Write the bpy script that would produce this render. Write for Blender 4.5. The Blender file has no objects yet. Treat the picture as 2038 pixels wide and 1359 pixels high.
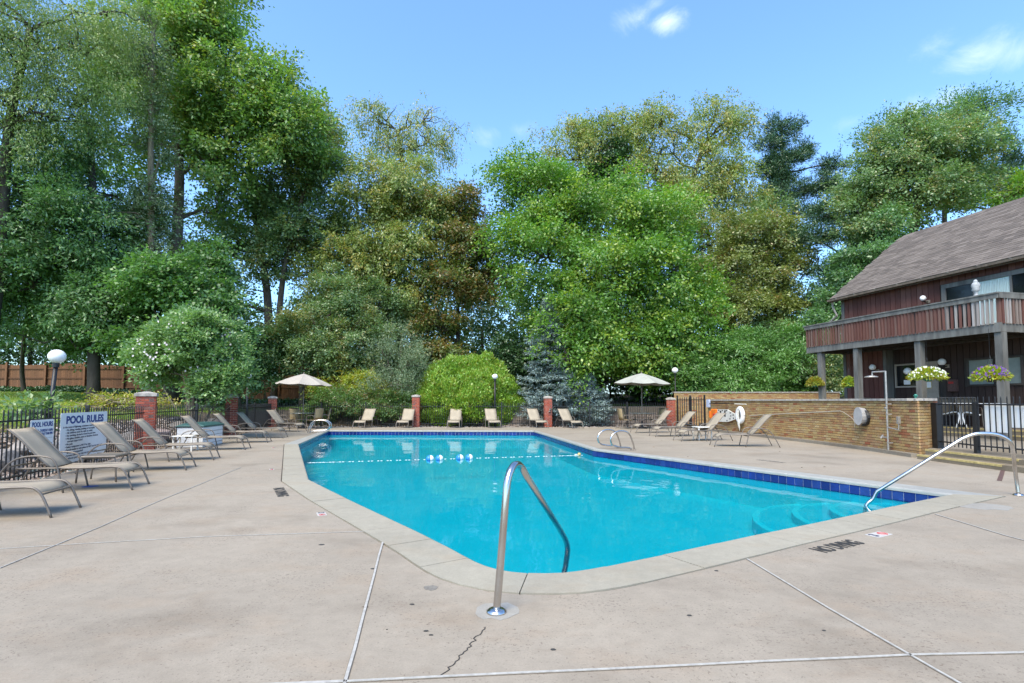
import bpy, bmesh, math, random
import numpy as np
from mathutils import Vector, Matrix
random.seed(7)
R = math.radians
SC = bpy.context.scene
COL = SC.collection

# ---------------------------------------------------------------- camera, light, exposure
F, H, TH, SH = 1060.0, 1.3, R(3.2), 58.2
cam_d = bpy.data.cameras.new('camera')
cam_d.sensor_width = 36
cam_d.lens = 36 * F / 2038
cam_d.shift_y = SH / 2038
cam_d.clip_end = 2000
cam = bpy.data.objects.new('camera', cam_d)
cam.location = (0, 0, H)
cam.rotation_euler = (R(90) + TH, 0, 0)
COL.objects.link(cam)
SC.camera = cam

SUN_EL, SUN_AZ = 54, 203          # azimuth clockwise from +Y: a hazy sun high behind the camera
sd = bpy.data.lights.new('sun', 'SUN')
sd.energy = 2.1
sd.angle = R(40)
sd.color = (1.0, .84, .60)
sun = bpy.data.objects.new('sun', sd)
dx = math.sin(R(SUN_AZ)) * math.cos(R(SUN_EL)); dy = math.cos(R(SUN_AZ)) * math.cos(R(SUN_EL)); dz = math.sin(R(SUN_EL))
sun.rotation_euler = Vector((-dx, -dy, -dz)).to_track_quat('-Z', 'Y').to_euler()
sun.location = (0, 0, 40)
COL.objects.link(sun)

W = bpy.data.worlds.new('World')
SC.world = W
W.use_nodes = True
wn, wl = W.node_tree.nodes, W.node_tree.links
wn.clear()
wo = wn.new('ShaderNodeOutputWorld'); wb = wn.new('ShaderNodeBackground')
sky = wn.new('ShaderNodeTexSky')
sky.sky_type = 'NISHITA'; sky.sun_disc = False
sky.sun_elevation = R(SUN_EL); sky.sun_rotation = R(SUN_AZ)
sky.air_density = 1.0; sky.dust_density = 1.6; sky.ozone_density = 1.6
wb.inputs['Strength'].default_value = .15
EXPOSURE = 1.33

def ray(u, v):
    xc, yc = (u - 1019) / F, -(v - 679.5 - SH) / F
    return Vector((xc, math.cos(TH) - yc * math.sin(TH), math.sin(TH) + yc * math.cos(TH)))
def G(u, v, z=0.0):
    d = ray(u, v); t = (z - H) / d.z
    return Vector((d.x * t, d.y * t, z))
def A(u, v, D):
    d = ray(u, v); t = D / d.y
    return Vector((d.x * t, D, H + d.z * t))

# small clouds: patches of sky around fixed directions, broken up by noise
tc = wn.new('ShaderNodeTexCoord')
nrm = wn.new('ShaderNodeVectorMath'); nrm.operation = 'NORMALIZE'
wl.new(tc.outputs['Generated'], nrm.inputs[0])
nz = wn.new('ShaderNodeTexNoise'); nz.inputs['Scale'].default_value = 15; nz.inputs['Detail'].default_value = 10; nz.inputs['Roughness'].default_value = .68; nz.inputs['Distortion'].default_value = .5
wl.new(nrm.outputs[0], nz.inputs['Vector'])
acc = None
for (u, v, r, k, st) in [(1322, 45, .055, .62, .7), (1272, 34, .06, .52, .5), (1305, 8, .05, .5, .4), (975, 268, .055, .5, .3), (1035, 258, .045, .45, .25),
                         (1855, 98, .05, .5, .4), (1945, 108, .065, .58, .45), (2025, 104, .05, .5, .3), (1885, 200, .06, .6, .5), (1820, 225, .07, .58, .4), (1690, 245, .045, .5, .2),
                         (300, -300, .2, .6, .5), (1500, -500, .3, .6, .5), (2600, 100, .2, .6, .5), (-500, 0, .2, .6, .5)]:
    c = ray(u, v).normalized()
    sb = wn.new('ShaderNodeVectorMath'); sb.operation = 'SUBTRACT'; sb.inputs[1].default_value = c
    wl.new(nrm.outputs[0], sb.inputs[0])
    ml = wn.new('ShaderNodeVectorMath'); ml.operation = 'MULTIPLY'; ml.inputs[1].default_value = (1, 1, 1.9)
    wl.new(sb.outputs[0], ml.inputs[0])
    ln = wn.new('ShaderNodeVectorMath'); ln.operation = 'LENGTH'; wl.new(ml.outputs[0], ln.inputs[0])
    mr = wn.new('ShaderNodeMapRange'); mr.inputs[1].default_value = 0; mr.inputs[2].default_value = r; mr.inputs[3].default_value = k; mr.inputs[4].default_value = 0
    wl.new(ln.outputs['Value'], mr.inputs[0])
    ad = wn.new('ShaderNodeMath'); ad.operation = 'ADD'; wl.new(mr.outputs[0], ad.inputs[0]); wl.new(nz.outputs['Fac'], ad.inputs[1])
    m2 = wn.new('ShaderNodeMapRange'); m2.interpolation_type = 'SMOOTHSTEP'; m2.inputs[1].default_value = .66; m2.inputs[2].default_value = 1.30; m2.inputs[4].default_value = st
    wl.new(ad.outputs[0], m2.inputs[0])
    if acc is None: acc = m2
    else:
        mx = wn.new('ShaderNodeMath'); mx.operation = 'MAXIMUM'; wl.new(acc.outputs[0], mx.inputs[0]); wl.new(m2.outputs[0], mx.inputs[1]); acc = mx
cm = wn.new('ShaderNodeMixRGB'); cm.inputs['Color2'].default_value = (3.9, 4.3, 5.0, 1)
tn = wn.new('ShaderNodeMixRGB'); tn.blend_type = 'MULTIPLY'; tn.inputs['Fac'].default_value = 1; tn.inputs['Color2'].default_value = (.75, .98, 1.20, 1)
wl.new(sky.outputs[0], tn.inputs['Color1'])
wl.new(acc.outputs[0], cm.inputs['Fac']); wl.new(tn.outputs[0], cm.inputs['Color1'])
wl.new(cm.outputs[0], wb.inputs['Color'])
wl.new(wb.outputs[0], wo.inputs['Surface'])

vs = SC.view_settings
vs.view_transform = 'Standard'; vs.look = 'None'; vs.exposure = EXPOSURE; vs.gamma = 1.0; vs.use_curve_mapping = False
cy = SC.cycles
cy.max_bounces = 7; cy.diffuse_bounces = 4; cy.glossy_bounces = 4; cy.transmission_bounces = 4; cy.transparent_max_bounces = 12
cy.use_denoising = True
cy.caustics_reflective = False; cy.caustics_refractive = False

# ---------------------------------------------------------------- materials
def mat_base(name):
    m = bpy.data.materials.new(name); m.use_nodes = True
    nt = m.node_tree
    return m, nt, nt.nodes, nt.links, nt.nodes['Principled BSDF']
def ramp(n, stops):
    r = n.new('ShaderNodeValToRGB'); el = r.color_ramp.elements
    while len(el) < len(stops): el.new(.5)
    for e, (p, c) in zip(el, stops): e.position = p; e.color = (*c, 1) if len(c) == 3 else c
    return r
def noise(n, l, scale, detail=4, rough=.55, src=None, stretch=None):
    t = n.new('ShaderNodeTexNoise'); t.inputs['Scale'].default_value = scale; t.inputs['Detail'].default_value = detail; t.inputs['Roughness'].default_value = rough
    co = n.new('ShaderNodeTexCoord') if src is None else None
    s = co.outputs['Object'] if src is None else src
    if stretch:
        mp = n.new('ShaderNodeMapping'); mp.inputs['Scale'].default_value = stretch; l.new(s, mp.inputs[0]); s = mp.outputs[0]
    l.new(s, t.inputs['Vector'])
    return t
def mix(n, l, fac, a, b, mode='MIX'):
    m = n.new('ShaderNodeMixRGB'); m.blend_type = mode
    for k, x in (('Fac', fac), ('Color1', a), ('Color2', b)):
        if isinstance(x, (int, float)): m.inputs[k].default_value = x
        elif isinstance(x, tuple): m.inputs[k].default_value = (*x, 1)
        else: l.new(x, m.inputs[k])
    return m.outputs[0]
def bump(n, l, b, h, strength=.3, dist=.01):
    bp = n.new('ShaderNodeBump'); bp.inputs['Strength'].default_value = strength; bp.inputs['Distance'].default_value = dist
    l.new(h, bp.inputs['Height']); l.new(bp.outputs[0], b.inputs['Normal'])

def simple(name, c, rough=.6, metal=0, var=.12, scale=8, bmp=0, spec=.5, stretch=None):
    m, nt, n, l, b = mat_base(name)
    t = noise(n, l, scale, 5, .6, stretch=stretch)
    lo = tuple(x * (1 - var) for x in c); hi = tuple(min(1, x * (1 + var)) for x in c)
    r = ramp(n, [(.3, lo), (.7, hi)]); l.new(t.outputs['Fac'], r.inputs[0])
    l.new(r.outputs[0], b.inputs['Base Color'])
    b.inputs['Roughness'].default_value = rough; b.inputs['Metallic'].default_value = metal
    b.inputs['Specular IOR Level'].default_value = spec
    if bmp: bump(n, l, b, t.outputs['Fac'], bmp, .01)
    return m

def varied(name, cols, rough=.85, island=False, bmp=.3, scale=30, stretch=None, blotch=None):
    """pieces that each take their own tone: per object, or per mesh island for joined pieces"""
    m, nt, n, l, b = mat_base(name)
    if island:
        g = n.new('ShaderNodeNewGeometry'); rnd = g.outputs['Random Per Island']
    else:
        g = n.new('ShaderNodeObjectInfo'); rnd = g.outputs['Random']
    r = ramp(n, [(i / max(1, len(cols) - 1), c) for i, c in enumerate(cols)])
    l.new(rnd, r.inputs[0])
    tcn = n.new('ShaderNodeTexCoord')
    ge = n.new('ShaderNodeNewGeometry')
    t = noise(n, l, scale, 5, .65, src=ge.outputs['Position'], stretch=stretch)
    r2 = ramp(n, [(.25, (.72,) * 3), (.75, (1.2,) * 3)]); l.new(t.outputs['Fac'], r2.inputs[0])
    c = mix(n, l, 1.0, r.outputs[0], r2.outputs[0], 'MULTIPLY')
    if blotch:
        t2 = noise(n, l, blotch[1], 3, .5, src=ge.outputs['Position'])
        r3 = ramp(n, [(blotch[2], (0,) * 3), (blotch[2] + .08, (1,) * 3)]); l.new(t2.outputs['Fac'], r3.inputs[0])
        c = mix(n, l, r3.outputs[0], c, blotch[0])
    l.new(c, b.inputs['Base Color'])
    b.inputs['Roughness'].default_value = rough
    b.inputs['Specular IOR Level'].default_value = .3
    if bmp: bump(n, l, b, t.outputs['Fac'], bmp, .006)
    return m

def leafmat(name, c1, c2, c3=None, amt=.12, trans=.42, cs=.35):
    """leaves: own tone per leaf, drifting between two greens through the crown, some of a third colour"""
    m = bpy.data.materials.new(name); m.use_nodes = True
    n, l = m.node_tree.nodes, m.node_tree.links; n.clear()
    g = n.new('ShaderNodeNewGeometry')
    t = noise(n, l, cs, 3, .6, src=g.outputs['Position'])
    ad = n.new('ShaderNodeMath'); ad.operation = 'MULTIPLY_ADD'; ad.inputs[1].default_value = .3; l.new(g.outputs['Random Per Island'], ad.inputs[0])
    l.new(t.outputs['Fac'], ad.inputs[2])
    r = ramp(n, [(.42, tuple(.62 * a + .38 * b for a, b in zip(c1, c2))), (.88, tuple(b * 1.04 for b in c2))]); l.new(ad.outputs[0], r.inputs[0])
    c = r.outputs[0]
    if c3:
        wn_ = n.new('ShaderNodeTexWhiteNoise'); wn_.noise_dimensions = '1D'; l.new(g.outputs['Random Per Island'], wn_.inputs['W'])
        t2 = noise(n, l, cs * 2.2, 2, .5, src=g.outputs['Position'])
        a2 = n.new('ShaderNodeMath'); a2.operation = 'MULTIPLY_ADD'; a2.inputs[1].default_value = .35; l.new(wn_.outputs[0], a2.inputs[0]); l.new(t2.outputs['Fac'], a2.inputs[2])
        r2 = ramp(n, [(1 - amt - .38 + .12, (0,) * 3), (1 - amt - .38 + .3, (1,) * 3)]); l.new(a2.outputs[0], r2.inputs[0])
        c = mix(n, l, r2.outputs[0], c, c3)
    df = n.new('ShaderNodeBsdfDiffuse'); tr = n.new('ShaderNodeBsdfTranslucent'); gl = n.new('ShaderNodeBsdfGlossy'); gl.inputs['Roughness'].default_value = .45
    l.new(c, df.inputs[0])
    c2_ = mix(n, l, 1.0, c, (1.15, 1.3, .7), 'MULTIPLY'); l.new(c2_, tr.inputs[0])
    gl.inputs[0].default_value = (.7, .75, .7, 1)
    m1 = n.new('ShaderNodeMixShader'); m1.inputs[0].default_value = trans; l.new(df.outputs[0], m1.inputs[1]); l.new(tr.outputs[0], m1.inputs[2])
    m2 = n.new('ShaderNodeMixShader'); m2.inputs[0].default_value = .08; l.new(m1.outputs[0], m2.inputs[1]); l.new(gl.outputs[0], m2.inputs[2])
    o = n.new('ShaderNodeOutputMaterial'); l.new(m2.outputs[0], o.inputs[0])
    return m

M = {}
M['frame'] = simple('frame_taupe', (.17, .145, .12), .45, .3, .1)
M['black'] = simple('black_iron', (.018, .019, .021), .45, .2, .2)
M['mortar'] = simple('mortar', (.58, .50, .42), .95, 0, .15, 20, .3)
M['mortar_yel'] = simple('mortar_tan', (.17, .125, .085), .95, 0, .2, 20, .3)
M['capstone'] = simple('cap_stone', (.36, .33, .29), .9, 0, .35, 9, .5)
REDS = [(.30, .06, .035), (.40, .10, .06), (.34, .085, .05), (.22, .06, .045), (.42, .13, .08), (.12, .08, .07), (.36, .09, .055)]
TANS = [(.36, .215, .085), (.43, .285, .12), (.30, .165, .075), (.37, .26, .14), (.31, .165, .085), (.44, .33, .17), (.33, .19, .085), (.36, .25, .11), (.40, .29, .13), (.35, .23, .10), (.29, .10, .05)]
M['brick'] = varied('red_brick', REDS)
M['brickj'] = varied('red_brick_far', REDS, island=True)
M['tan'] = varied('tan_brick', TANS)
M['tanj'] = varied('tan_brick_joined', TANS, island=True)
M['white'] = simple('white_paint', (.78, .78, .76), .5, 0, .05)
M['resin'] = simple('white_resin', (.62, .60, .54), .5, 0, .08)
M['globe'] = simple('white_globe', (.80, .80, .79), .25, 0, .05, 3)
M['chrome'] = None
m, nt, n, l, b = mat_base('stainless'); M['chrome'] = m
t = noise(n, l, 3, 4); r = ramp(n, [(.3, (.42, .38, .34)), (.7, (.66, .65, .64))]); l.new(t.outputs['Fac'], r.inputs[0]); l.new(r.outputs[0], b.inputs['Base Color'])
b.inputs['Metallic'].default_value = 1; b.inputs['Roughness'].default_value = .2
# woven sling cloth
def sling(name, c):
    m, nt, n, l, b = mat_base(name)
    co = n.new('ShaderNodeTexCoord')
    w = n.new('ShaderNodeTexWave'); w.inputs['Scale'].default_value = 90; w.bands_direction = 'Y'; l.new(co.outputs['Object'], w.inputs[0])
    t = noise(n, l, 3, 4)
    r = ramp(n, [(.3, tuple(x * .85 for x in c)), (.7, tuple(x * 1.12 for x in c))]); l.new(t.outputs['Fac'], r.inputs[0])
    c2 = mix(n, l, .18, r.outputs[0], w.outputs[0], 'MULTIPLY')
    l.new(c2, b.inputs['Base Color']); b.inputs['Roughness'].default_value = .75
    bump(n, l, b, w.outputs['Fac'], .15, .002)
    return m
M['sling'] = sling('taupe_sling', (.35, .295, .215))
M['sling_tan'] = sling('tan_sling', (.42, .32, .17))
M['sling_dark'] = sling('dark_sling', (.10, .085, .06))
M['canvas'] = simple('umbrella_canvas', (.37, .335, .29), .9, 0, .08, 3)
M['canvas_g'] = simple('umbrella_canvas_grey', (.33, .33, .28), .9, 0, .08, 3)
M['table'] = simple('glass_table', (.10, .12, .12), .15, 0, .1)
M['bark'] = simple('bark', (.105, .085, .065), .95, 0, .45, 6, .9, stretch=(1, 1, .25))
M['bark_dark'] = simple('bark_dark', (.045, .038, .032), .95, 0, .45, 6, .9, stretch=(1, 1, .25))
M['bark_pale'] = simple('bark_pale', (.22, .18, .13), .95, 0, .4, 6, .9, stretch=(1, 1, .25))
M['wood'] = varied('cedar_board', [(.155, .078, .04), (.195, .098, .05), (.13, .066, .036), (.175, .09, .045)], stretch=(8, 8, .8), scale=6)
M['siding'] = varied('maroon_siding', [(.105, .044, .036), (.14, .058, .047), (.085, .036, .03), (.12, .05, .041), (.16, .078, .064)], stretch=(9, 9, .7), scale=5)
M['grey_wood'] = simple('weathered_grey', (.125, .125, .117), .9, 0, .4, 7, .5, stretch=(1, 1, .15))
M['baluster'] = varied('maroon_baluster', [(.13, .058, .046), (.165, .088, .07), (.11, .05, .04), (.17, .115, .095), (.15, .068, .054), (.12, .052, .042)], stretch=(9, 9, .7), scale=5)
M['bal_pale'] = varied('worn_baluster', [(.26, .23, .21), (.36, .34, .33), (.19, .14, .12), (.30, .28, .26)], stretch=(9, 9, .7), scale=5)
M['shingle'] = varied('asphalt_shingle', [(.115, .094, .080), (.165, .138, .118), (.10, .083, .071), (.138, .115, .098), (.185, .155, .133)], scale=60)
M['shinglej'] = varied('asphalt_shingle_far', [(.115, .094, .080), (.165, .138, .118), (.10, .083, .071), (.138, .115, .098), (.185, .155, .133)], island=True, scale=60)
M['glass_dark'] = simple('dark_window_glass', (.010, .012, .014), .06, 0, .3, 2)
M['curtain'] = simple('pale_curtain', (.50, .62, .60), .8, 0, .12, 14, .4, stretch=(6, 6, .2))
M['blind'] = simple('pale_blind', (.20, .235, .215), .4, 0, .12, 4)
M['beige'] = simple('beige_board', (.30, .26, .21), .8, 0, .12)
M['stone'] = simple('boulder', (.26, .235, .21), .95, 0, .4, 3, .8)
M['stone_pink'] = simple('boulder_pink', (.34, .26, .23), .95, 0, .35, 3, .8)
M['block'] = varied('wall_block', [(.19, .155, .13), (.24, .20, .165), (.16, .13, .11), (.22, .175, .145)], scale=14, bmp=.6)
M['pebble'] = varied('pebble', [(.22, .17, .14), (.36, .30, .26), (.28, .24, .22), (.42, .38, .35), (.16, .12, .10)], island=True, scale=20)
M['fallen'] = varied('fallen_leaf', [(.10, .06, .03), (.16, .10, .05), (.22, .15, .08), (.07, .05, .035)], island=True)
M['blue_ink'] = simple('blue_ink', (.015, .05, .22), .6)
M['dark_ink'] = simple('dark_ink', (.03, .035, .07), .6)
M['black_paint'] = simple('black_paint', (.035, .033, .03), .85, 0, .4, 60)
M['red_paint'] = simple('red_paint', (.42, .02, .02), .7)
M['joint'] = simple('joint_sealant', (.36, .345, .31), .85, 0, .2, 30)
M['joint_dark'] = simple('joint_dark', (.10, .085, .065), .95, 0, .3, 20)
M['marker'] = simple('worn_marker', (.42, .40, .37), .8, 0, .2, 30)
M['statue'] = simple('statue_grey', (.34, .35, .36), .7, 0, .35, 12)
M['joint_groove'] = simple('joint_groove', (.15, .125, .095), .95, 0, .3, 20)
M['sign'] = simple('sign_white', (.90, .88, .84), .5, 0, .03)
M['shaft'] = simple('aged_shaft', (.34, .30, .23), .6)
M['reel'] = simple('reel_grey', (.38, .37, .36), .5)
M['siding_shaded'] = varied('shaded_siding', [(.040, .026, .022), (.055, .034, .028), (.033, .022, .019)], stretch=(9, 9, .7), scale=5)  # recess planks: siding tone darkened, under-deck shade put into the colour
M['rust'] = simple('rusty_strip', (.10, .055, .045), .9, 0, .3, 20)
M['orange'] = simple('orange_foam', (.72, .17, .015), .6, 0, .25, 12)
M['green_lid'] = simple('green_lid', (.03, .085, .075), .5, 0, .2)
M['teal'] = simple('teal_pot', (.02, .18, .13), .5)
M['pipe'] = simple('galvanised_pipe', (.38, .36, .33), .4, .5, .2, 10)
M['blue_plastic'] = simple('blue_plastic', (.03, .22, .60), .35)
M['brush'] = simple('pale_blue_plastic', (.42, .48, .62), .5)
M['red'] = simple('red_box', (.35, .02, .015), .5)
M['yellow'] = simple('yellow_edge', (.42, .33, .13), .85, 0, .35, 12)

# concrete deck
def concrete(name, c, pits=True):
    m, nt, n, l, b = mat_base(name)
    g = n.new('ShaderNodeNewGeometry'); P = g.outputs['Position']
    big = noise(n, l, .45, 5, .6, src=P); r1 = ramp(n, [(.3, tuple(x * .86 for x in c)), (.7, tuple(x * 1.09 for x in c))]); l.new(big.outputs['Fac'], r1.inputs[0])
    pink = noise(n, l, 1.3, 6, .65, src=P, stretch=(1, 1.6, 1)); r2 = ramp(n, [(.50, (0,) * 3), (.78, (.6,) * 3)]); l.new(pink.outputs['Fac'], r2.inputs[0])
    c1 = mix(n, l, r2.outputs[0], r1.outputs[0], (c[0] * 1.0, c[1] * .88, c[2] * .78))
    wet = noise(n, l, .8, 4, .55, src=P, stretch=(1, 1.4, 1)); rw = ramp(n, [(.52, (1,) * 3), (.64, (.86, .85, .84)), (.80, (.80, .79, .78))]); l.new(wet.outputs['Fac'], rw.inputs[0])
    if pits: c1 = mix(n, l, 1.0, c1, rw.outputs[0], 'MULTIPLY')
    fine = noise(n, l, 90, 4, .7, src=P); r3 = ramp(n, [(.2, (.84,) * 3), (.8, (1.12,) * 3)]); l.new(fine.outputs['Fac'], r3.inputs[0])
    c1 = mix(n, l, 1.0, c1, r3.outputs[0], 'MULTIPLY')
    mid = noise(n, l, 9, 5, .7, src=P); r6 = ramp(n, [(.3, (.90,) * 3), (.7, (1.06,) * 3)]); l.new(mid.outputs['Fac'], r6.inputs[0])
    c1 = mix(n, l, 1.0, c1, r6.outputs[0], 'MULTIPLY')
    if pits:
        # aggregate pits and dark specks, thicker in some areas
        sp = noise(n, l, 42, 3, .8, src=P); area = noise(n, l, 1.6, 5, .6, src=P)
        ad = n.new('ShaderNodeMath'); ad.operation = 'MULTIPLY_ADD'; ad.inputs[1].default_value = .32; l.new(area.outputs['Fac'], ad.inputs[0]); l.new(sp.outputs['Fac'], ad.inputs[2])
        r4 = ramp(n, [(.745, (0,) * 3), (.82, (.7,) * 3)]); l.new(ad.outputs[0], r4.inputs[0])
        c1 = mix(n, l, r4.outputs[0], c1, (.13, .10, .075))
        br = noise(n, l, 3.2, 5, .7, src=P, stretch=(1, 2.2, 1)); r5 = ramp(n, [(.60, (0,) * 3), (.76, (.45,) * 3)]); l.new(br.outputs['Fac'], r5.inputs[0])
        c1 = mix(n, l, r5.outputs[0], c1, (.20, .145, .10))
        bump(n, l, b, ad.outputs[0], .35, .004)
    else:
        bump(n, l, b, fine.outputs['Fac'], .2, .003)
    l.new(c1, b.inputs['Base Color']); b.inputs['Roughness'].default_value = .88; b.inputs['Specular IOR Level'].default_value = .3
    return m
M['deck'] = concrete('deck_concrete', (.300, .258, .200))
M['coping'] = concrete('coping_stone', (.315, .288, .225), pits=False)
M['coping_pale'] = simple('coping_pale', (.31, .305, .275), .6, 0, .12, 6)
M['agg'] = concrete('aggregate_step', (.20, .165, .115))
M['agg_top'] = concrete('aggregate_landing', (.24, .21, .165))
M['plaster'] = simple('pool_plaster', (.64, .76, .82), .8, 0, .04, 2)
M['plaster_edge'] = simple('pool_plaster_edge', (.86, .92, .94), .8, 0, .03, 2)
M['tile'] = varied('navy_pool_tile', [(.010, .028, .15), (.014, .038, .20), (.009, .022, .12), (.02, .05, .20)], rough=.25, bmp=0, scale=9)
M['grout'] = simple('pale_grout', (.50, .55, .60), .8)

# grass
m, nt, n, l, b = mat_base('lawn'); M['lawn'] = m
g = n.new('ShaderNodeNewGeometry'); P = g.outputs['Position']
t1 = noise(n, l, .35, 5, .6, src=P); t2 = noise(n, l, 12, 5, .7, src=P)
r1 = ramp(n, [(.3, (.11, .20, .022)), (.5, (.17, .26, .03)), (.72, (.28, .26, .07))]); l.new(t1.outputs['Fac'], r1.inputs[0])
r2 = ramp(n, [(.25, (.6,) * 3), (.75, (1.3,) * 3)]); l.new(t2.outputs['Fac'], r2.inputs[0])
l.new(mix(n, l, 1.0, r1.outputs[0], r2.outputs[0], 'MULTIPLY'), b.inputs['Base Color']); b.inputs['Roughness'].default_value = 1; b.inputs['Specular IOR Level'].default_value = .1
bump(n, l, b, t2.outputs['Fac'], .8, .05)
M['soil'] = simple('leafy_soil', (.14, .105, .07), 1, 0, .5, 5, .8)

# water: tinted clear sheet with a Fresnel mirror and faint ripples
m = bpy.data.materials.new('pool_water'); m.use_nodes = True; M['water'] = m
n, l = m.node_tree.nodes, m.node_tree.links; n.clear()
tp = n.new('ShaderNodeBsdfTransparent'); tp.inputs[0].default_value = (.06, .63, .69, 1)
gl = n.new('ShaderNodeBsdfGlossy'); gl.inputs['Roughness'].default_value = .0; gl.inputs[0].default_value = (1, 1, 1, 1)
fr = n.new('ShaderNodeFresnel'); fr.inputs['IOR'].default_value = 1.33
g = n.new('ShaderNodeNewGeometry')
ta = noise(n, l, 1.1, 2, .5, src=g.outputs['Position']); tb = noise(n, l, 7, 2, .5, src=g.outputs['Position'])
am = n.new('ShaderNodeMath'); am.operation = 'MULTIPLY_ADD'; am.inputs[1].default_value = .10; l.new(tb.outputs['Fac'], am.inputs[0]); l.new(ta.outputs['Fac'], am.inputs[2])
bp = n.new('ShaderNodeBump'); bp.inputs['Strength'].default_value = .5; bp.inputs['Distance'].default_value = .018
l.new(am.outputs[0], bp.inputs['Height']); l.new(bp.outputs[0], gl.inputs['Normal'])
fm = n.new('ShaderNodeMath'); fm.operation = 'MULTIPLY'; fm.inputs[1].default_value = .6; l.new(fr.outputs[0], fm.inputs[0])
mx = n.new('ShaderNodeMixShader'); l.new(fm.outputs[0], mx.inputs[0]); l.new(tp.outputs[0], mx.inputs[1]); l.new(gl.outputs[0], mx.inputs[2])
o = n.new('ShaderNodeOutputMaterial'); l.new(mx.outputs[0], o.inputs[0])

# ---------------------------------------------------------------- mesh helpers
class MB:
    def __init__(s): s.v = []; s.f = []
    def quadbox(s, base, top):
        i = len(s.v); s.v += [tuple(p) for p in base] + [tuple(p) for p in top]; n = len(base)
        s.f.append(tuple(range(i + n - 1, i - 1, -1))); s.f.append(tuple(range(i + n, i + 2 * n)))
        for k in range(n):
            j = (k + 1) % n; s.f.append((i + k, i + j, i + n + j, i + n + k))
        return s
    def box(s, x0, x1, y0, y1, z0, z1):
        return s.quadbox([(x0, y0, z0), (x1, y0, z0), (x1, y1, z0), (x0, y1, z0)], [(x0, y0, z1), (x1, y0, z1), (x1, y1, z1), (x0, y1, z1)])
    def bevbox(s, x0, x1, y0, y1, z0, z1, b):
        i = len(s.v)
        for z, q in ((z0, b), (z0 + b, 0), (z1 - b, 0), (z1, b)):
            s.v += [(x0 + q, y0 + q, z), (x1 - q, y0 + q, z), (x1 - q, y1 - q, z), (x0 + q, y1 - q, z)]
        s.f.append((i + 3, i + 2, i + 1, i)); s.f.append((i + 12, i + 13, i + 14, i + 15))
        for k in range(3):
            for j in range(4):
                a = i + 4 * k + j; c = i + 4 * k + (j + 1) % 4; s.f.append((a, c, c + 4, a + 4))
        return s
    def tube(s, pts, r, n=8, cap=True):
        pts = [Vector(p) for p in pts]; rs = r if isinstance(r, (list, tuple)) else [r] * len(pts)
        i0 = len(s.v); up = Vector((.13, .21, 1)).normalized(); prev = None
        for k, p in enumerate(pts):
            t = (pts[min(k + 1, len(pts) - 1)] - pts[max(k - 1, 0)]).normalized()
            if prev is None:
                a = t.cross(up); a = a.normalized() if a.length > .05 else t.cross(Vector((1, 0, 0))).normalized()
            else:
                a = prev - t * prev.dot(t); a = a.normalized() if a.length > 1e-4 else t.orthogonal().normalized()
            prev = a; b_ = t.cross(a)
            for j in range(n):
                q = 2 * math.pi * j / n; s.v.append(tuple(p + (a * math.cos(q) + b_ * math.sin(q)) * rs[k]))
        for k in range(len(pts) - 1):
            for j in range(n):
                a = i0 + k * n + j; c = i0 + k * n + (j + 1) % n; s.f.append((a, c, c + n, a + n))
        if cap: s.f.append(tuple(range(i0 + n - 1, i0 - 1, -1))); e = i0 + (len(pts) - 1) * n; s.f.append(tuple(range(e, e + n)))
        return s
    def lathe(s, prof, c=(0, 0, 0), n=16):
        i0 = len(s.v)
        for (r, z) in prof:
            for j in range(n):
                q = 2 * math.pi * j / n; s.v.append((c[0] + r * math.cos(q), c[1] + r * math.sin(q), c[2] + z))
        for k in range(len(prof) - 1):
            for j in range(n):
                a = i0 + k * n + j; b_ = i0 + k * n + (j + 1) % n; s.f.append((a, b_, b_ + n, a + n))
        s.f.append(tuple(range(i0 + n - 1, i0 - 1, -1))); e = i0 + (len(prof) - 1) * n; s.f.append(tuple(range(e, e + n)))
        return s
    def ball(s, c, r, n=14, sz=1.0):
        return s.lathe([(max(.001, r * math.sin(math.pi * k / 9)), -r * sz * math.cos(math.pi * k / 9)) for k in range(10)], c, n)
    def sheet(s, rows):
        """a cloth through rows of points, given 4 mm of thickness"""
        i = len(s.v); R_, C_ = len(rows), len(rows[0])
        for dzz in (0, -.006):
            for r in rows:
                for p in r: s.v.append((p[0], p[1], p[2] + dzz))
        o = R_ * C_
        for a in range(R_ - 1):
            for b_ in range(C_ - 1):
                k = i + a * C_ + b_; s.f.append((k, k + 1, k + C_ + 1, k + C_)); s.f.append((k + o, k + C_ + o, k + C_ + 1 + o, k + 1 + o))
        ring = [i + b_ for b_ in range(C_)] + [i + a * C_ + C_ - 1 for a in range(1, R_)] + [i + (R_ - 1) * C_ + b_ for b_ in range(C_ - 2, -1, -1)] + [i + a * C_ for a in range(R_ - 2, 0, -1)]
        for k in range(len(ring)):
            a, b_ = ring[k], ring[(k + 1) % len(ring)]; s.f.append((a, a + o, b_ + o, b_))
        return s
    def mesh(s, name, mat, smooth=False):
        me = bpy.data.meshes.new(name); me.from_pydata(s.v, [], s.f)
        me.materials.append(M[mat] if isinstance(mat, str) else mat)
        if smooth: me.polygons.foreach_set('use_smooth', [True] * len(me.polygons))
        me.update(); return me
    def build(s, name, mat, parent=None, smooth=False):
        return link(name, s.mesh(name, mat, smooth), parent)

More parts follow.
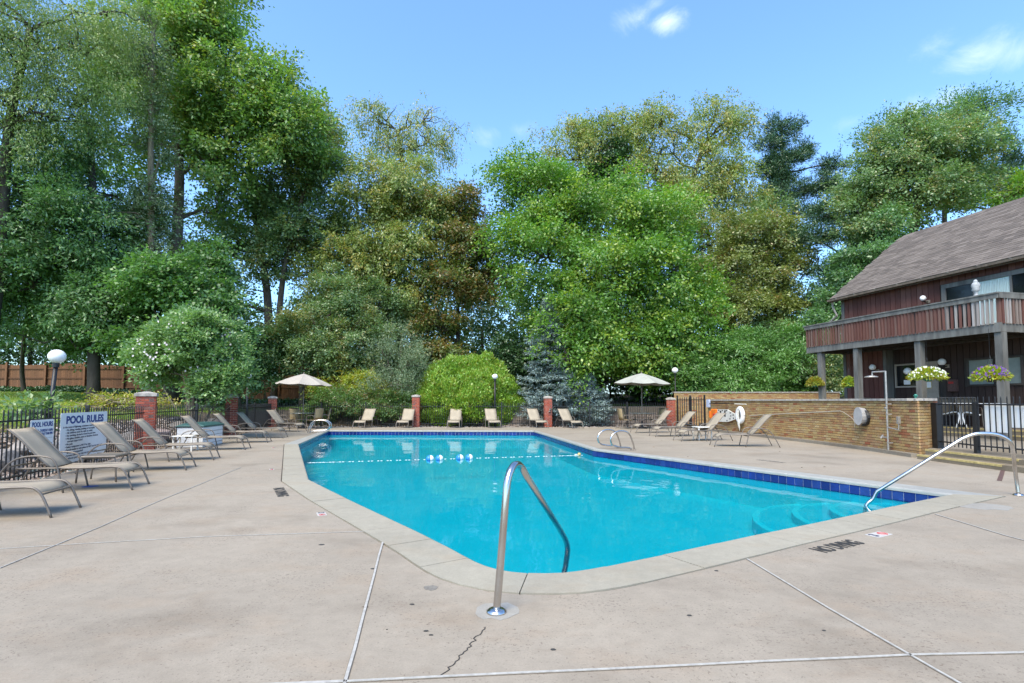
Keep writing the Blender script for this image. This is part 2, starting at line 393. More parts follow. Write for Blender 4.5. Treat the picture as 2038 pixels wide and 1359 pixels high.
def link(name, me, parent=None, loc=None, rotz=None, scale=None):
    o = bpy.data.objects.new(name, me); COL.objects.link(o)
    if parent: o.parent = parent
    if loc is not None: o.location = loc
    if rotz is not None: o.rotation_euler = (0, 0, rotz)
    if scale is not None: o.scale = scale
    return o
def tag(o, label=None, cat=None, group=None, kind=None):
    for k, x in (('label', label), ('category', cat), ('group', group), ('kind', kind)):
        if x: o[k] = x
    return o
def thing(name, label, cat, loc=(0, 0, 0), rotz=0, group=None):
    o = link(name, None, None, loc, rotz); o.empty_display_size = .1
    return tag(o, label, cat, group)
def struct(name, mb, mat, smooth=False):
    return tag(mb.build(name, mat, None, smooth), kind='structure')
KIDS = {}
def kids(o): return [c for c in o.children]
def dup(root, loc, rotz, label=None):
    r = root.copy(); COL.objects.link(r); r.location = loc; r.rotation_euler = (0, 0, rotz)
    if label: r['label'] = label
    for ch in kids(root):
        c = ch.copy(); COL.objects.link(c); c.parent = r
        for g_ in kids(ch):
            d = g_.copy(); COL.objects.link(d); d.parent = c
    return r
def smooth_pts(pts, n=4):
    """Catmull-Rom through control points"""
    P_ = [Vector(p) for p in pts]; out = []
    for i in range(len(P_) - 1):
        p0, p1, p2, p3 = P_[max(i - 1, 0)], P_[i], P_[i + 1], P_[min(i + 2, len(P_) - 1)]
        for k in range(n):
            t = k / n
            out.append(.5 * ((2 * p1) + (p2 - p0) * t + (2 * p0 - 5 * p1 + 4 * p2 - p3) * t * t + (3 * p1 - p0 - 3 * p2 + p3) * t ** 3))
    return out + [P_[-1]]
def text(name, body, size, mat, parent, loc, rot, bold=0.0, align='LEFT', xs=1.0):
    cu = bpy.data.curves.new(name, 'FONT'); cu.body = body; cu.size = size; cu.extrude = .001; cu.offset = bold
    cu.align_x = align; cu.align_y = 'CENTER'; cu.resolution_u = 3
    tmp = bpy.data.objects.new('tmp', cu); COL.objects.link(tmp)
    me = bpy.data.meshes.new_from_object(tmp.evaluated_get(bpy.context.evaluated_depsgraph_get()))
    bpy.data.objects.remove(tmp); me.name = name; me.materials.clear(); me.materials.append(M[mat])
    o = link(name, me, parent, loc); o.rotation_euler = rot; o.scale = (xs, 1, 1)
    return o

# ---------------------------------------------------------------- the setting: ground, deck, pool
FENCE_L = [(-5.9, 3.6), (-7.3, 7.5), (-9.42, 13.75), (-10.5, 20.0), (-12.25, 27.3)]
yard = [(-5.9, 3.6), (-7.3, 7.5), (-9.42, 13.75), (-10.5, 20.0), (-12.3, 27.3), (-4.8, 27.25), (1.8, 27.25), (8.3, 27.45), (18, 27.6), (26, 22), (30, -12), (-12, -12), (-5.6, 2)]
YA = np.array(yard)
def yard_dist(x, y):
    """distance outside the yard polygon (0 inside), for arrays"""
    x = np.asarray(x, float); y = np.asarray(y, float)
    inside = np.zeros(x.shape, bool); dmin = np.full(x.shape, 1e9)
    for i in range(len(YA)):
        a, b_ = YA[i], YA[(i + 1) % len(YA)]
        c = ((a[1] > y) != (b_[1] > y)) & (x < (b_[0] - a[0]) * (y - a[1]) / (b_[1] - a[1] + 1e-12) + a[0]); inside ^= c
        ab = b_ - a; t = np.clip(((x - a[0]) * ab[0] + (y - a[1]) * ab[1]) / (ab @ ab), 0, 1)
        dmin = np.minimum(dmin, np.hypot(x - a[0] - t * ab[0], y - a[1] - t * ab[1]))
    return np.where(inside, 0, dmin)
def sstep(a, b_, x): t = np.clip((x - a) / (b_ - a), 0, 1); return t * t * (3 - 2 * t)
def terrain(x, y):
    d = yard_dist(x, y)
    far = sstep(-20, -6, y)          # behind the camera the ground stays level
    z = -.14 + far * (1.0 * sstep(.1, 2.6, d) + .95 * sstep(3, 17, d)) + .05 * np.sin(x * .9 + y * .6) * sstep(.5, 3, d)
    return z
def tz(x, y): return float(terrain(np.array([x]), np.array([y]))[0])

gx = np.unique(np.concatenate([np.linspace(-400, -40, 14), np.linspace(-40, 40, 161), np.linspace(40, 400, 14)]))
gy = np.unique(np.concatenate([np.linspace(-300, -14, 10), np.linspace(-14, 50, 129), np.linspace(50, 600, 14)]))
XX, YY = np.meshgrid(gx, gy); ZZ = terrain(XX, YY)
me = bpy.data.meshes.new('ground'); nx, ny = len(gx), len(gy)
verts = np.stack([XX, YY, ZZ], -1).reshape(-1, 3)
fc = [(j * nx + i, j * nx + i + 1, (j + 1) * nx + i + 1, (j + 1) * nx + i) for j in range(ny - 1) for i in range(nx - 1)]
cxy = [(XX[f[0] // nx, f[0] % nx] + .25, YY[f[0] // nx, f[0] % nx] + .25) for f in fc]
dd = yard_dist(np.array([c[0] for c in cxy]), np.array([c[1] for c in cxy]))
# leave the basin out of the ground sheet
def keep(k):
    x, y = cxy[k]; return not (-9.2 < x < 7.6 and 2.2 < y < 24.2)
idx = [k for k in range(len(fc)) if keep(k)]
me.from_pydata([tuple(v) for v in verts], [], [fc[k] for k in idx])
me.materials.append(M['lawn']); me.materials.append(M['soil'])
me.polygons.foreach_set('material_index', [1 if (dd[k] < 2.1 or (26 > dd[k] > 6.5 and cxy[k][1] > 33 and cxy[k][0] > -12) or (cxy[k][1] > 36)) else 0 for k in idx])
me.polygons.foreach_set('use_smooth', [True] * len(me.polygons)); me.update()
tag(link('ground', me), kind='structure')

# pool outline, counter-clockwise seen from the sky would be the other way; order: far-left, down the left side, near edge, right corner, right side
PZ = -.05
px_in = [(655, 858.6, PZ), (592, 887, PZ), (611, 954, 0), (676, 987, 0), (756, 1025, 0), (827, 1059, 0), (889, 1090, 0), (916, 1105, 0), (942, 1118.5, 0), (963, 1127, 0), (986, 1133.5, 0), (1016, 1139, 0), (1050, 1142, 0), (1085, 1142.6, 0), (1120, 1141.5, 0), (1148, 1138.5, 0),
         (1175, 1134.5, 0), (1206, 1128.8, 0), (1238.5, 1122, 0), (1341.6, 1101, 0), (1430, 1082, 0), (1500, 1066.5, 0), (1605.6, 1045, 0), (1711, 1023, 0), (1817, 1000, 0), (1898.6, 984, 0),
         (1182.6, 897, PZ), (1063, 859.6, PZ)]
IN = [G(u, v, z).xy for u, v, z in px_in]
NP = len(IN)
NR = NP - 3      # index of the right corner
wid = [.18, .36, .38] + [.41] * (NP - 5) + [.15, .15]
def offset(pts, ws):
    out = []
    for i, p in enumerate(pts):
        a = (p - pts[i - 1]).normalized(); b_ = (pts[(i + 1) % len(pts)] - p).normalized()
        na, nb = Vector((a.y, -a.x)), Vector((b_.y, -b_.x))
        # outward for this winding
        m_ = (na + nb); m_ = m_.normalized(); k = 1 / max(.5, m_.dot(na))
        out.append(p + m_ * ws[i] * k)
    return out
area = sum(IN[i].x * IN[(i + 1) % NP].y - IN[(i + 1) % NP].x * IN[i].y for i in range(NP))
sgn = 1 if area > 0 else -1
OUT = offset(IN, [w * sgn for w in wid])
GAP = offset(IN, [(w + .018) * sgn for w in wid])
def fill(name, loops, z, mat, extra=None, smooth=False):
    bm = bmesh.new(); ed = []
    for lp in loops:
        vv = [bm.verts.new((p[0], p[1], z)) for p in lp]
        ed += [bm.edges.new((vv[i], vv[(i + 1) % len(vv)])) for i in range(len(vv))]
    bmesh.ops.triangle_fill(bm, use_beauty=True, use_dissolve=False, edges=ed)
    bmesh.ops.recalc_face_normals(bm, faces=bm.faces)
    for f_ in bm.faces:
        if f_.normal.z < 0: f_.normal_flip()
    if extra: extra(bm)
    me = bpy.data.meshes.new(name); bm.to_mesh(me); bm.free(); me.materials.append(M[mat])
    return me
deck_outer = [(-6.0, 3.6), (-7.35, 7.5), (-9.3, 13.4), (-10.35, 19.8), (-11.6, 26.0), (-4.8, 26.0), (1.8, 26.0), (8.2, 26.2), (8.75, 23.6), (9.05, 19), (9.35, 16), (9.45, 14.5), (9.35, 12.2), (9.3, 10), (9.6, 7), (12, 4), (14, -8), (-9, -8), (-5.7, 2)]
deck = tag(link('pool_deck', fill('pool_deck', [deck_outer, [tuple(p) for p in GAP]], 0, 'deck')), kind='structure')
mb = MB()
for i in range(len(deck_outer)):
    a, b_ = deck_outer[i], deck_outer[(i + 1) % len(deck_outer)]
    mb.quadbox([(a[0], a[1], -.2), (b_[0], b_[1], -.2), (b_[0], b_[1], -.19), (a[0], a[1], -.19)], [(a[0], a[1], -.002), (b_[0], b_[1], -.002), (b_[0], b_[1], -.001), (a[0], a[1], -.001)])
mb.build('slab_edge', 'deck', deck)
# sealant sunk in the gap round the coping
gp = MB()
O2 = offset(IN, [(w - .02) * sgn for w in wid]); G2 = offset(IN, [(w + .04) * sgn for w in wid])
for i in range(NP):
    j = (i + 1) % NP
    gp.quadbox([(*O2[i], -.06), (*O2[j], -.06), (*G2[j], -.06), (*G2[i], -.06)], [(*O2[i], -.012), (*O2[j], -.012), (*G2[j], -.012), (*G2[i], -.012)])
gp.build('coping_joint', 'joint_dark', deck)

pool = tag(link('swimming_pool', None), kind='structure')
# coping slabs, following the outline
def coping_run(i0, i1, step, mat):
    fine = []; d = 0
    for i in range(i0, i1):
        a, b_ = IN[i % NP], IN[(i + 1) % NP]; c, e = OUT[i % NP], OUT[(i + 1) % NP]; k = max(1, int((b_ - a).length / .1))
        for q in range(k): fine.append((a.lerp(b_, q / k), c.lerp(e, q / k)))
    fine.append((IN[i1 % NP], OUT[i1 % NP])); cuts = [0]
    for k in range(1, len(fine)):
        d += (fine[k][0] - fine[k - 1][0]).length
        if d >= step: cuts.append(k); d = 0
    if len(fine) - 1 - cuts[-1] < 3: cuts[-1] = len(fine) - 1
    else: cuts.append(len(fine) - 1)
    for c0, c1 in zip(cuts, cuts[1:]):
        mbq = MB(); zt = .004 + random.uniform(-.0015, .0025); m_ = c1 - c0 + 1
        for k in range(c0, c1 + 1):
            a, c = fine[k]; t = Vector((0, 0))
            if k == c0: t = (fine[k + 1][0] - a).normalized() * .004
            if k == c1: t = (fine[k - 1][0] - a).normalized() * .004
            a, c = a + t, c + t; inn = (a - c).normalized(); ai = a + inn * .03
            for p, z in ((ai, -.05), (ai, -.02), (ai - inn * .01, zt - .006), (ai - inn * .028, zt), (c, zt), (c, -.05)): mbq.v.append((p.x, p.y, z))
        for k in range(m_ - 1):
            for q in range(6): mbq.f.append((k * 6 + q, k * 6 + (q + 1) % 6, (k + 1) * 6 + (q + 1) % 6, (k + 1) * 6 + q))
        mbq.f += [(5, 4, 3, 2, 1, 0), tuple((m_ - 1) * 6 + q for q in range(6))]
        mbq.build('coping_slab', mat, pool)
coping_run(1, 2, .62, 'coping'); coping_run(2, NR, .62, 'coping')
coping_run(NR, NR + 1, .8, 'coping_pale'); coping_run(NR + 1, NR + 2, .8, 'coping_pale'); coping_run(NR + 2, NR + 3, .8, 'coping_pale'); coping_run(NR + 3, NR + 4, .8, 'coping_pale')
# basin
def fz(y): return -.70      # the basin as it looks through the water surface
def shape_floor(bm):
    for yy in (10.5, 11.5, 12.5, 13.5):
        bmesh.ops.bisect_plane(bm, geom=bm.verts[:] + bm.edges[:] + bm.faces[:], plane_co=(0, yy, 0), plane_no=(0, 1, 0))
    for v in bm.verts: v.co.z = fz(v.co.y)
fl = link('pool_floor', fill('pool_floor', [[tuple(p) for p in IN]], 0, 'plaster', shape_floor), pool)
wl_ = MB()
for i in range(NP):
    j = (i + 1) % NP; k = 12
    for q in range(k):
        a, b_ = IN[i].lerp(IN[j], q / k), IN[i].lerp(IN[j], (q + 1) / k)
        n0 = len(wl_.v); wl_.v += [(a.x, a.y, -.04), (b_.x, b_.y, -.04), (b_.x, b_.y, fz(b_.y)), (a.x, a.y, fz(a.y))]; wl_.f.append((n0, n0 + 1, n0 + 2, n0 + 3))
wl_.build('pool_wall', 'plaster', pool)
# waterline tiles: on the sides the camera faces
tm = MB().bevbox(-.0735, .0735, -.004, .004, -.0735, .0735, .003).mesh('tile', 'tile')
gr = MB()
for i in (0, NR, NR + 1, NR + 2):
    j = (i + 1) % NP; a, b_ = IN[i], IN[j]; L = (b_ - a).length; k = int(L / (.1545 if i != 0 else .1545)); d = (b_ - a) / L
    nin = Vector((-d.y, d.x)) * sgn
    for q in range(k + 1):
        s_ = (q + .5) * .1545
        if s_ > L - .02: continue
        p = a + d * s_ + nin * .006
        t_ = link('tile', tm, pool, (p.x, p.y, -.127), math.atan2(d.y, d.x))
    p, q_ = a + nin * .003, b_ + nin * .003
    n0 = len(gr.v); gr.v += [(p.x, p.y, -.045), (q_.x, q_.y, -.045), (q_.x, q_.y, -.205), (p.x, p.y, -.205)]; gr.f.append((n0, n0 + 1, n0 + 2, n0 + 3))
gr.build('tile_grout', 'grout', pool)
# curved entry steps in the right corner
cor = IN[NR]; d1 = (IN[NR + 1] - cor).normalized(); d2 = (IN[NR - 1] - cor).normalized()
for r_, z_ in ((.9, -.27), (1.35, -.33), (1.8, -.42), (2.3, -.52)):
    st_, ed_ = MB(), MB(); pts = []
    for k in range(13):
        t = k / 12; dd_ = (d1 * (1 - t) + d2 * t).normalized(); rr = r_ * (1 + .12 * math.sin(math.pi * t)); pts.append(cor + dd_ * rr)
    ins = [cor + (p - cor) * ((r_ - .08) / r_) for p in pts]
    for k in range(12):
        a, b_, c, d = pts[k], pts[k + 1], ins[k + 1], ins[k]
        st_.quadbox([(*cor, z_ - .5), (*a, z_ - .5), (*b_, z_ - .5)], [(*cor, z_), (*a, z_), (*b_, z_)])
        ed_.quadbox([(*d, z_), (*a, z_), (*b_, z_), (*c, z_)], [(*d, z_ + .012), (*a, z_ + .012), (*b_, z_ + .012), (*c, z_ + .012)])
    s1 = st_.build('pool_step', 'plaster', pool); ed_.build('step_edge', 'plaster_edge', s1)
# water
tag(link('pool_water', fill('pool_water', [[tuple(p) for p in IN]], -.185, 'water')), kind='structure')

# deck joints: light sealant strips, and finer cuts
def strip(pts, w, mat, name='expansion_joint', z=.004, jit=0, h=.003):
    mb = MB(); P_ = [Vector((p.x, p.y, 0)) for p in pts]
    for i in range(len(P_) - 1):
        a, b_ = P_[i], P_[i + 1]; t = (b_ - a).normalized(); s_ = Vector((-t.y, t.x, 0)) * w / 2
        mb.quadbox([(a - s_).to_tuple()[:2] + (z - h,), (b_ - s_).to_tuple()[:2] + (z - h,), (b_ + s_).to_tuple()[:2] + (z - h,), (a + s_).to_tuple()[:2] + (z - h,)],
                   [(a - s_).to_tuple()[:2] + (z,), (b_ - s_).to_tuple()[:2] + (z,), (b_ + s_).to_tuple()[:2] + (z,), (a + s_).to_tuple()[:2] + (z,)])
    return mb.build(name, mat, deck)
def jl(pxs, w, mat='joint', both=True, **k):
    pts = [G(u, v) for u, v in pxs]; seg = []
    for i in range(len(pts) - 1):
        nn = max(1, int((pts[i + 1] - pts[i]).length / .35))
        for q in range(nn): seg.append(pts[i].lerp(pts[i + 1], q / nn) + Vector((random.uniform(-.003, .003), random.uniform(-.003, .003), 0)))
    seg.append(pts[-1])
    if both: strip(seg, w + .007, 'joint_groove', 'joint_groove', z=.003, h=.0025)
    strip(seg, w, mat, z=.007, h=.003)
jl([(761, 1080), (722, 1232), (687, 1359), (655, 1480)], .016)
jl([(687, 1357), (1030, 1341), (1816, 1304), (2038, 1300), (2300, 1292)], .015)
jl([(1487, 1113), (1650, 1212), (1812, 1305), (1920, 1366), (2060, 1450)], .013)
jl([(1862, 1024), (2000, 1066), (2100, 1092)], .012)
jl([(0, 1131), (110, 1086), (200, 1049), (310, 1000), (400, 963), (480, 930)], .010, both=False)
jl([(0, 1093), (110, 1086), (400, 1069), (735, 1058)], .008, both=False)
jl([(1996, 936), (1989, 957)], .06, 'rust', both=False)
jl([(687, 1357), (300, 1376)], .02)
# crack and little repairs
rr_ = random.Random(3); pts = []
for k in range(26):
    t = k / 25; pts.append(G(968 - 86 * t + rr_.uniform(-5, 5), 1248 + 96 * t))
strip(pts, .006, 'black_paint', 'crack', z=.0025, h=.001)
pts = [G(925 + 3 * k + rr_.uniform(-3, 3), 1060 + 0 * k + 260 + 2 * k) for k in range(2)]
def patch(u, v, r_, mat, sx=1, name='repair_patch'):
    mb = MB(); c = G(u, v); ring = [(c.x + sx * r_ * math.cos(q) * rr_.uniform(.8, 1.15), c.y + r_ * math.sin(q) * rr_.uniform(.8, 1.15)) for q in [2 * math.pi * k / 18 for k in range(18)]]
    mb.quadbox([(x, y, .0005) for x, y in ring], [(x, y, .0025) for x, y in ring]); mb.build(name, mat, deck)
M['patch'] = concrete('patch_concrete', (.30, .285, .25), False)
M['stain'] = simple('grey_stain', (.17, .155, .13), .9, 0, .3, 40)
patch(988, 1215, .135, 'patch'); patch(857, 1170, .05, 'stain', name='stain')
patch(1960, 1008, .22, 'patch', 1.4)
for (u, v, r_) in ((848, 1256, .011), (858, 1264, .009), (1101, 1293, .011), (1372, 1225, .012), (820, 1203, .012), (742, 1132, .014), (770, 1253, .004), (640, 1084, .02), (1640, 1255, .008), (1426, 1136, .012)):
    patch(u, v, r_, 'black_paint', 1.3, 'pit')
patch(180, 968, .09, 'blue_ink', 1.2, 'skimmer_lid')
# stencilled words and depth markers
def deck_text(body, size, pa, pb, up, mat='black_paint', bold=.006):
    a, b_ = G(*pa), G(*pb); d = b_ - a; ang = math.atan2(d.y, d.x)
    o = text('lettering', body, size, mat, deck, (a.x, a.y, .003), (0, 0, ang), bold)
    return o, d.length
def fit(o, L):
    xs_ = [v.co.x for v in o.data.vertices]; o.scale = (L / (max(xs_) - min(xs_)), 1, 1)
t_, L_ = deck_text('NO DIVING', .22, (1628, 1097), (1703, 1079), 0); fit(t_, L_ * 1.04)
t_, L_ = deck_text('NO DIVING', .20, (553, 971), (563, 988), 0); fit(t_, L_)
t_.rotation_euler = (0, 0, t_.rotation_euler[2])
def marker(u, v, ang, s_=.16, parent=deck):
    p = G(u, v); e = link('depth_marker', None, deck, (p.x, p.y, 0), ang)
    MB().box(-s_, s_, -s_ * .5, s_ * .5, .0006, .003).build('marker_plate', 'marker', e)
    text('lettering', '3', s_ * .95, 'dark_ink', e, (-s_ * .62, 0, .0042), (0, 0, 0), .004, 'CENTER')
    ringm = MB(); ringm.tube([(s_ * .5 + s_ * .34 * math.cos(q), s_ * .34 * math.sin(q), .0035) for q in [2 * math.pi * k / 20 for k in range(21)]],   .003, 5)
    ringm.tube([(s_ * .5 - s_ * .24, s_ * .24, .0045), (s_ * .5 + s_ * .24, -s_ * .24, .0045)], .004, 5)
    ringm.build('no_diving_symbol', 'red_paint', e)
def dirang(pa, pb): d = G(*pb) - G(*pa); return math.atan2(d.y, d.x)
marker(1749, 1064, dirang((1628, 1097), (1703, 1079)), .13)
marker(640, 1023, dirang((556, 968), (562, 988)), .10)
marker(541, 934, dirang((556, 968), (562, 988)), .08)
marker(545, 891, R(-90), .08)
t_, L_ = deck_text('NO DIVING', .20, (1508, 915), (1560, 921), 0, 'stain', .002); fit(t_, L_)

# right-hand steps, landing and patio
def slab(name, poly, z0, z1, mat, parent=None):
    mb = MB(); area_ = sum(poly[i][0] * poly[(i + 1) % len(poly)][1] - poly[(i + 1) % len(poly)][0] * poly[i][1] for i in range(len(poly)))
    if area_ < 0: poly = poly[::-1]
    mb.quadbox([(x, y, z0) for x, y in poly], [(x, y, z1) for x, y in poly]); return mb.build(name, mat, parent)
steps = tag(link('entrance_steps', None), kind='structure')
slab('step', [(9.02, 11.95), (9.12, 10), (9.3, 8), (9.6, 5), (12, 5), (12, 12.1)], -.1, .10, 'agg', steps)
slab('step', [(9.34, 12.12), (9.44, 10), (9.62, 8), (9.9, 5), (12.1, 5), (12.1, 12.2)], -.1, .20, 'agg', steps)
for dxn, zz, a, b_ in ((0, .10, (9.02, 11.95), (9.12, 10)), (0, .20, (9.34, 12.12), (9.44, 10))):
    mb = MB(); mb.quadbox([(a[0] - .004, a[1], zz - .035), (a[0] + .06, a[1], zz - .035), (b_[0] + .06, b_[1], zz - .035), (b_[0] - .004, b_[1], zz - .035)],
                          [(a[0] - .004, a[1], zz + .004), (a[0] + .06, a[1], zz + .004), (b_[0] + .06, b_[1], zz + .004), (b_[0] - .004, b_[1], zz + .004)]); mb.build('yellow_nosing', 'yellow', steps)
tag(slab('landing', [(9.6, 12.16), (10.1, 8), (10.4, 5), (30, 2), (30, 26), (9.3, 26.6), (9.6, 19)], -.1, .196, 'agg_top'), kind='structure')
# two risers up to the patio below the house deck
HO, HANG = Vector((11.94, 21.4, 0)), math.atan2(-.975, .223)
def HP(s_, w_, z_=0): return Vector((HO.x + .223 * s_ + .975 * w_, HO.y - .975 * s_ + .223 * w_, z_))
patio = tag(link('patio', None), kind='structure')
for w0, z1 in ((.75, .33), (1.05, .46)):
    p = [HP(-2.5, w0 - .2).xy, HP(5.0, w0 - .15).xy, HP(8.2, w0 - .45).xy, HP(12, w0 - .6).xy, HP(12, 2.4).xy, HP(-2.5, 2.4).xy]
    slab('patio_step', [tuple(q) for q in p], .19, z1, 'agg', patio)
    for k in range(3):
        a, b_ = p[k], p[k + 1]; nn = Vector((.975, .223)) * .06
        MB().quadbox([(*(a - nn * .08), z1 - .03), (*(b_ - nn * .08), z1 - .03), (*(b_ + nn), z1 - .03), (*(a + nn), z1 - .03)],
                     [(*(a - nn * .08), z1 + .004), (*(b_ - nn * .08), z1 + .004), (*(b_ + nn), z1 + .004), (*(a + nn), z1 + .004)]).build('yellow_nosing', 'yellow', patio)

# ---------------------------------------------------------------- brickwork
bk_red = MB().bevbox(-.097, .097, -.02, .02, -.029, .029, .003).mesh('brick', 'brick')
bk_red_h = MB().bevbox(-.046, .046, -.02, .02, -.029, .029, .003).mesh('brick', 'brick')
bk_tan = MB().bevbox(-.097, .097, -.02, .02, -.029, .029, .003).mesh('brick', 'tan')
CH = .0680
def face_bricks(parent, origin, path, z0, courses, me, mat_join, nsingle, keyf=None, jitter=.002):
    """bricks along a polyline face; the nearest become parts, the others one joined part"""
    path = [Vector(p) for p in path]; seg = [(path[i + 1] - path[i]).length for i in range(len(path) - 1)]; L = sum(seg); items = []
    nb = max(1, round(L / .2065)); bl = L / nb
    def at_(s_):
        for i, q in enumerate(seg):
            if s_ <= q or i == len(seg) - 1:
                d = (path[i + 1] - path[i]).normalized(); return path[i] + d * s_, math.atan2(d.y, d.x)
            s_ -= q
    for c in range(courses):
        off = .5 * bl if c % 2 else 0
        k0 = 0
        for k in range(nb + (1 if c % 2 else 0)):
            s0, s1 = max(0, k * bl - off), min(L, (k + 1) * bl - off)
            if s1 - s0 < .05: continue
            p, a = at_((s0 + s1) / 2); items.append((p, a, z0 + (c + .5) * CH, (s1 - s0 - .010) / .194))
    items.sort(key=keyf or (lambda t: t[0].length - t[2] * .3))
    jm = MB(); bv, bf = [tuple(v.co) for v in me.vertices], [tuple(p.vertices) for p in me.polygons]
    for q, (p, a, z, sc) in enumerate(items):
        ca, sa = math.cos(a), math.sin(a); j = random.uniform(-jitter, jitter)
        if q < nsingle:
            link('brick', me, parent, (p.x - origin[0] - sa * j, p.y - origin[1] + ca * j, z - origin[2]), a, (sc, 1, 1))
        else:
            i0 = len(jm.v)
            for v in bv:
                x, y = v[0] * sc, v[1] + j; jm.v.append((p.x - origin[0] + x * ca - y * sa, p.y - origin[1] + x * sa + y * ca, z + v[2] - origin[2]))
            jm.f += [tuple(i0 + i for i in f_) for f_ in bf]
    if jm.v:
        o = jm.build('brickwork', mat_join, parent); o['kind'] = 'stuff'

def pillar(x, y, ang, w, h, label, single):
    t = thing('brick_pillar', label, 'pillar', (x, y, -.02), 0, 'brick pillars along the iron fence')
    hw = w / 2; ca, sa = math.cos(ang), math.sin(ang)
    def rot(px_, py_): return (px_ * ca - py_ * sa, px_ * sa + py_ * ca)
    cs = [rot(-hw, -hw), rot(hw, -hw), rot(hw, hw), rot(-hw, hw)]; q = .018
    ci = [(c[0] * (1 - q / hw), c[1] * (1 - q / hw)) for c in cs]
    courses = int((h - .09) / CH); hh = courses * CH
    MB().quadbox([(*c, 0) for c in ci], [(*c, hh) for c in ci]).build('pillar_core', 'mortar', t)
    k = 1 - .018 / hw
    for i in range(4):
        a, b_ = cs[i], cs[(i + 1) % 4]
        a2 = Vector((a[0] * k + x, a[1] * k + y, 0)); b2 = Vector((b_[0] * k + x, b_[1] * k + y, 0))
        dv = (b2 - a2).normalized() * .013
        face_bricks(t, (x, y, -.02), [a2 - dv, b2 - dv], -.02, courses, bk_red, 'brickj', 999 if single else 0)
    cp = [(c[0] * 1.13, c[1] * 1.13) for c in cs]; ct = [(c[0] * .25, c[1] * .25) for c in cs]
    mb = MB(); mb.quadbox([(*c, hh) for c in cp], [(*c, hh + .075) for c in cp]); mb.quadbox([(*c, hh + .075) for c in cp], [(*c, hh + .12) for c in ct])
    mb.build('cap', 'capstone', t)
    return t
PIL = [(-9.35, 13.65, R(28), .42, 1.52, 'red brick pillar beside the storage box, nearest of the pillars', True),
       (-10.45, 19.9, R(25), .40, 1.52, 'brick pillar rising between the flowering shrub and the first lamp behind the loungers', True),
       (-12.15, 27.1, R(20), .40, 1.56, 'brick pillar just left of the table under the left umbrella', False),
       (-4.82, 26.85, R(2), .37, 1.60, 'slim brick pillar at the left edge of the round yellow-green bush', False),
       (1.80, 26.85, R(4), .38, 1.58, 'brick pillar in front of the blue spruce', False),
       (8.0, 26.9, R(-12), .42, 1.50, 'brick pillar joining the iron gate right of the right umbrella', False)]
for p in PIL: pillar(*p)

# front brick wall, gently curved
WALL = [Vector(p) for p in ((8.62, 23.5, 0), (8.80, 21.2, 0), (9.02, 19, 0), (9.26, 17, 0), (9.38, 15.5, 0), (9.42, 14.0, 0), (9.32, 12.25, 0))]
WALLS = smooth_pts(WALL, 4)
END = Vector((10.12, 12.72, 0))
wt = thing('brick_wall', 'tan brick wall with long pole and hose reel behind the right loungers', 'wall', (9.2, 18, 0))
WC = 19; WH = WC * CH
def strip_wall(path, th, z0, z1, name, mat, parent, org, side=1):
    mb = MB()
    for i in range(len(path) - 1):
        a, b_ = path[i], path[i + 1]
        def nn(i_):
            d = (path[min(i_ + 1, len(path) - 1)] - path[max(i_ - 1, 0)]).normalized(); return Vector((-d.y, d.x, 0)) * side
        na, nb = nn(i), nn(i + 1)
        q = [a + na * th[0], b_ + nb * th[0], b_ + nb * th[1], a + na * th[1]]
        if side > 0: pass
        mb.quadbox([(p.x - org[0], p.y - org[1], z0) for p in q], [(p.x - org[0], p.y - org[1], z1) for p in q])
    return mb.build(name, mat, parent)
org = (9.2, 18, 0)
strip_wall(WALLS[:-1] + [Vector((9.335, 12.42, 0))], (.02, .26), -.05, WH, 'wall_core', 'mortar_yel', wt, org)
strip_wall([Vector((9.50, 12.362, 0)), END], (.02, .25), -.05, WH, 'wall_core', 'mortar_yel', wt, org)
# end return: first face bricks, then its own courses
face_bricks(wt, org, [p + Vector((.012, 0, 0)) for p in WALLS][::1], 0, WC, bk_tan, 'tanj', 240)
face_bricks(wt, org, [Vector((9.33, 12.262, 0)), END], 0, WC, bk_tan, 'tanj', 60)
def slabs_on(path, th, z0, z1, parent, org, mat, step=.6, name='coping_stone'):
    path = [Vector(p) for p in path]; i = 0; acc_ = [path[0]]; pts = [path[0]]; d = 0
    fine = []
    for k in range(len(path) - 1):
        nn = max(1, int((path[k + 1] - path[k]).length / .05))
        fine += [path[k].lerp(path[k + 1], q / nn) for q in range(nn)]
    fine.append(path[-1]); last = 0
    cuts = [0]
    for k in range(1, len(fine)):
        d += (fine[k] - fine[k - 1]).length
        if d >= step: cuts.append(k); d = 0
    if cuts[-1] != len(fine) - 1: cuts.append(len(fine) - 1)
    for c0, c1 in zip(cuts, cuts[1:]):
        a, b_ = fine[c0], fine[c1]; t = (b_ - a).normalized(); n_ = Vector((-t.y, t.x, 0)); a = a + t * .003; b_ = b_ - t * .003
        q = [a + n_ * th[0], b_ + n_ * th[0], b_ + n_ * th[1], a + n_ * th[1]]; zt = z1 + random.uniform(-.004, .004)
        MB().quadbox([(p.x - org[0], p.y - org[1], z0) for p in q], [(p.x - org[0], p.y - org[1], zt) for p in q]).build(name, mat, parent)
slabs_on(WALLS, (-.05, .31), WH, WH + .055, wt, org, 'capstone')
slabs_on([Vector((9.36, 12.2, 0)), END + (END - Vector((9.33, 12.26, 0))).normalized() * .03], (-.03, .28), WH + .002, WH + .057, wt, org, 'capstone')
curb = strip_wall([p + Vector((0, 0, 0)) for p in WALLS], (-.20, -.02), -.02, .085, 'base_curb', 'agg_top', wt, org)

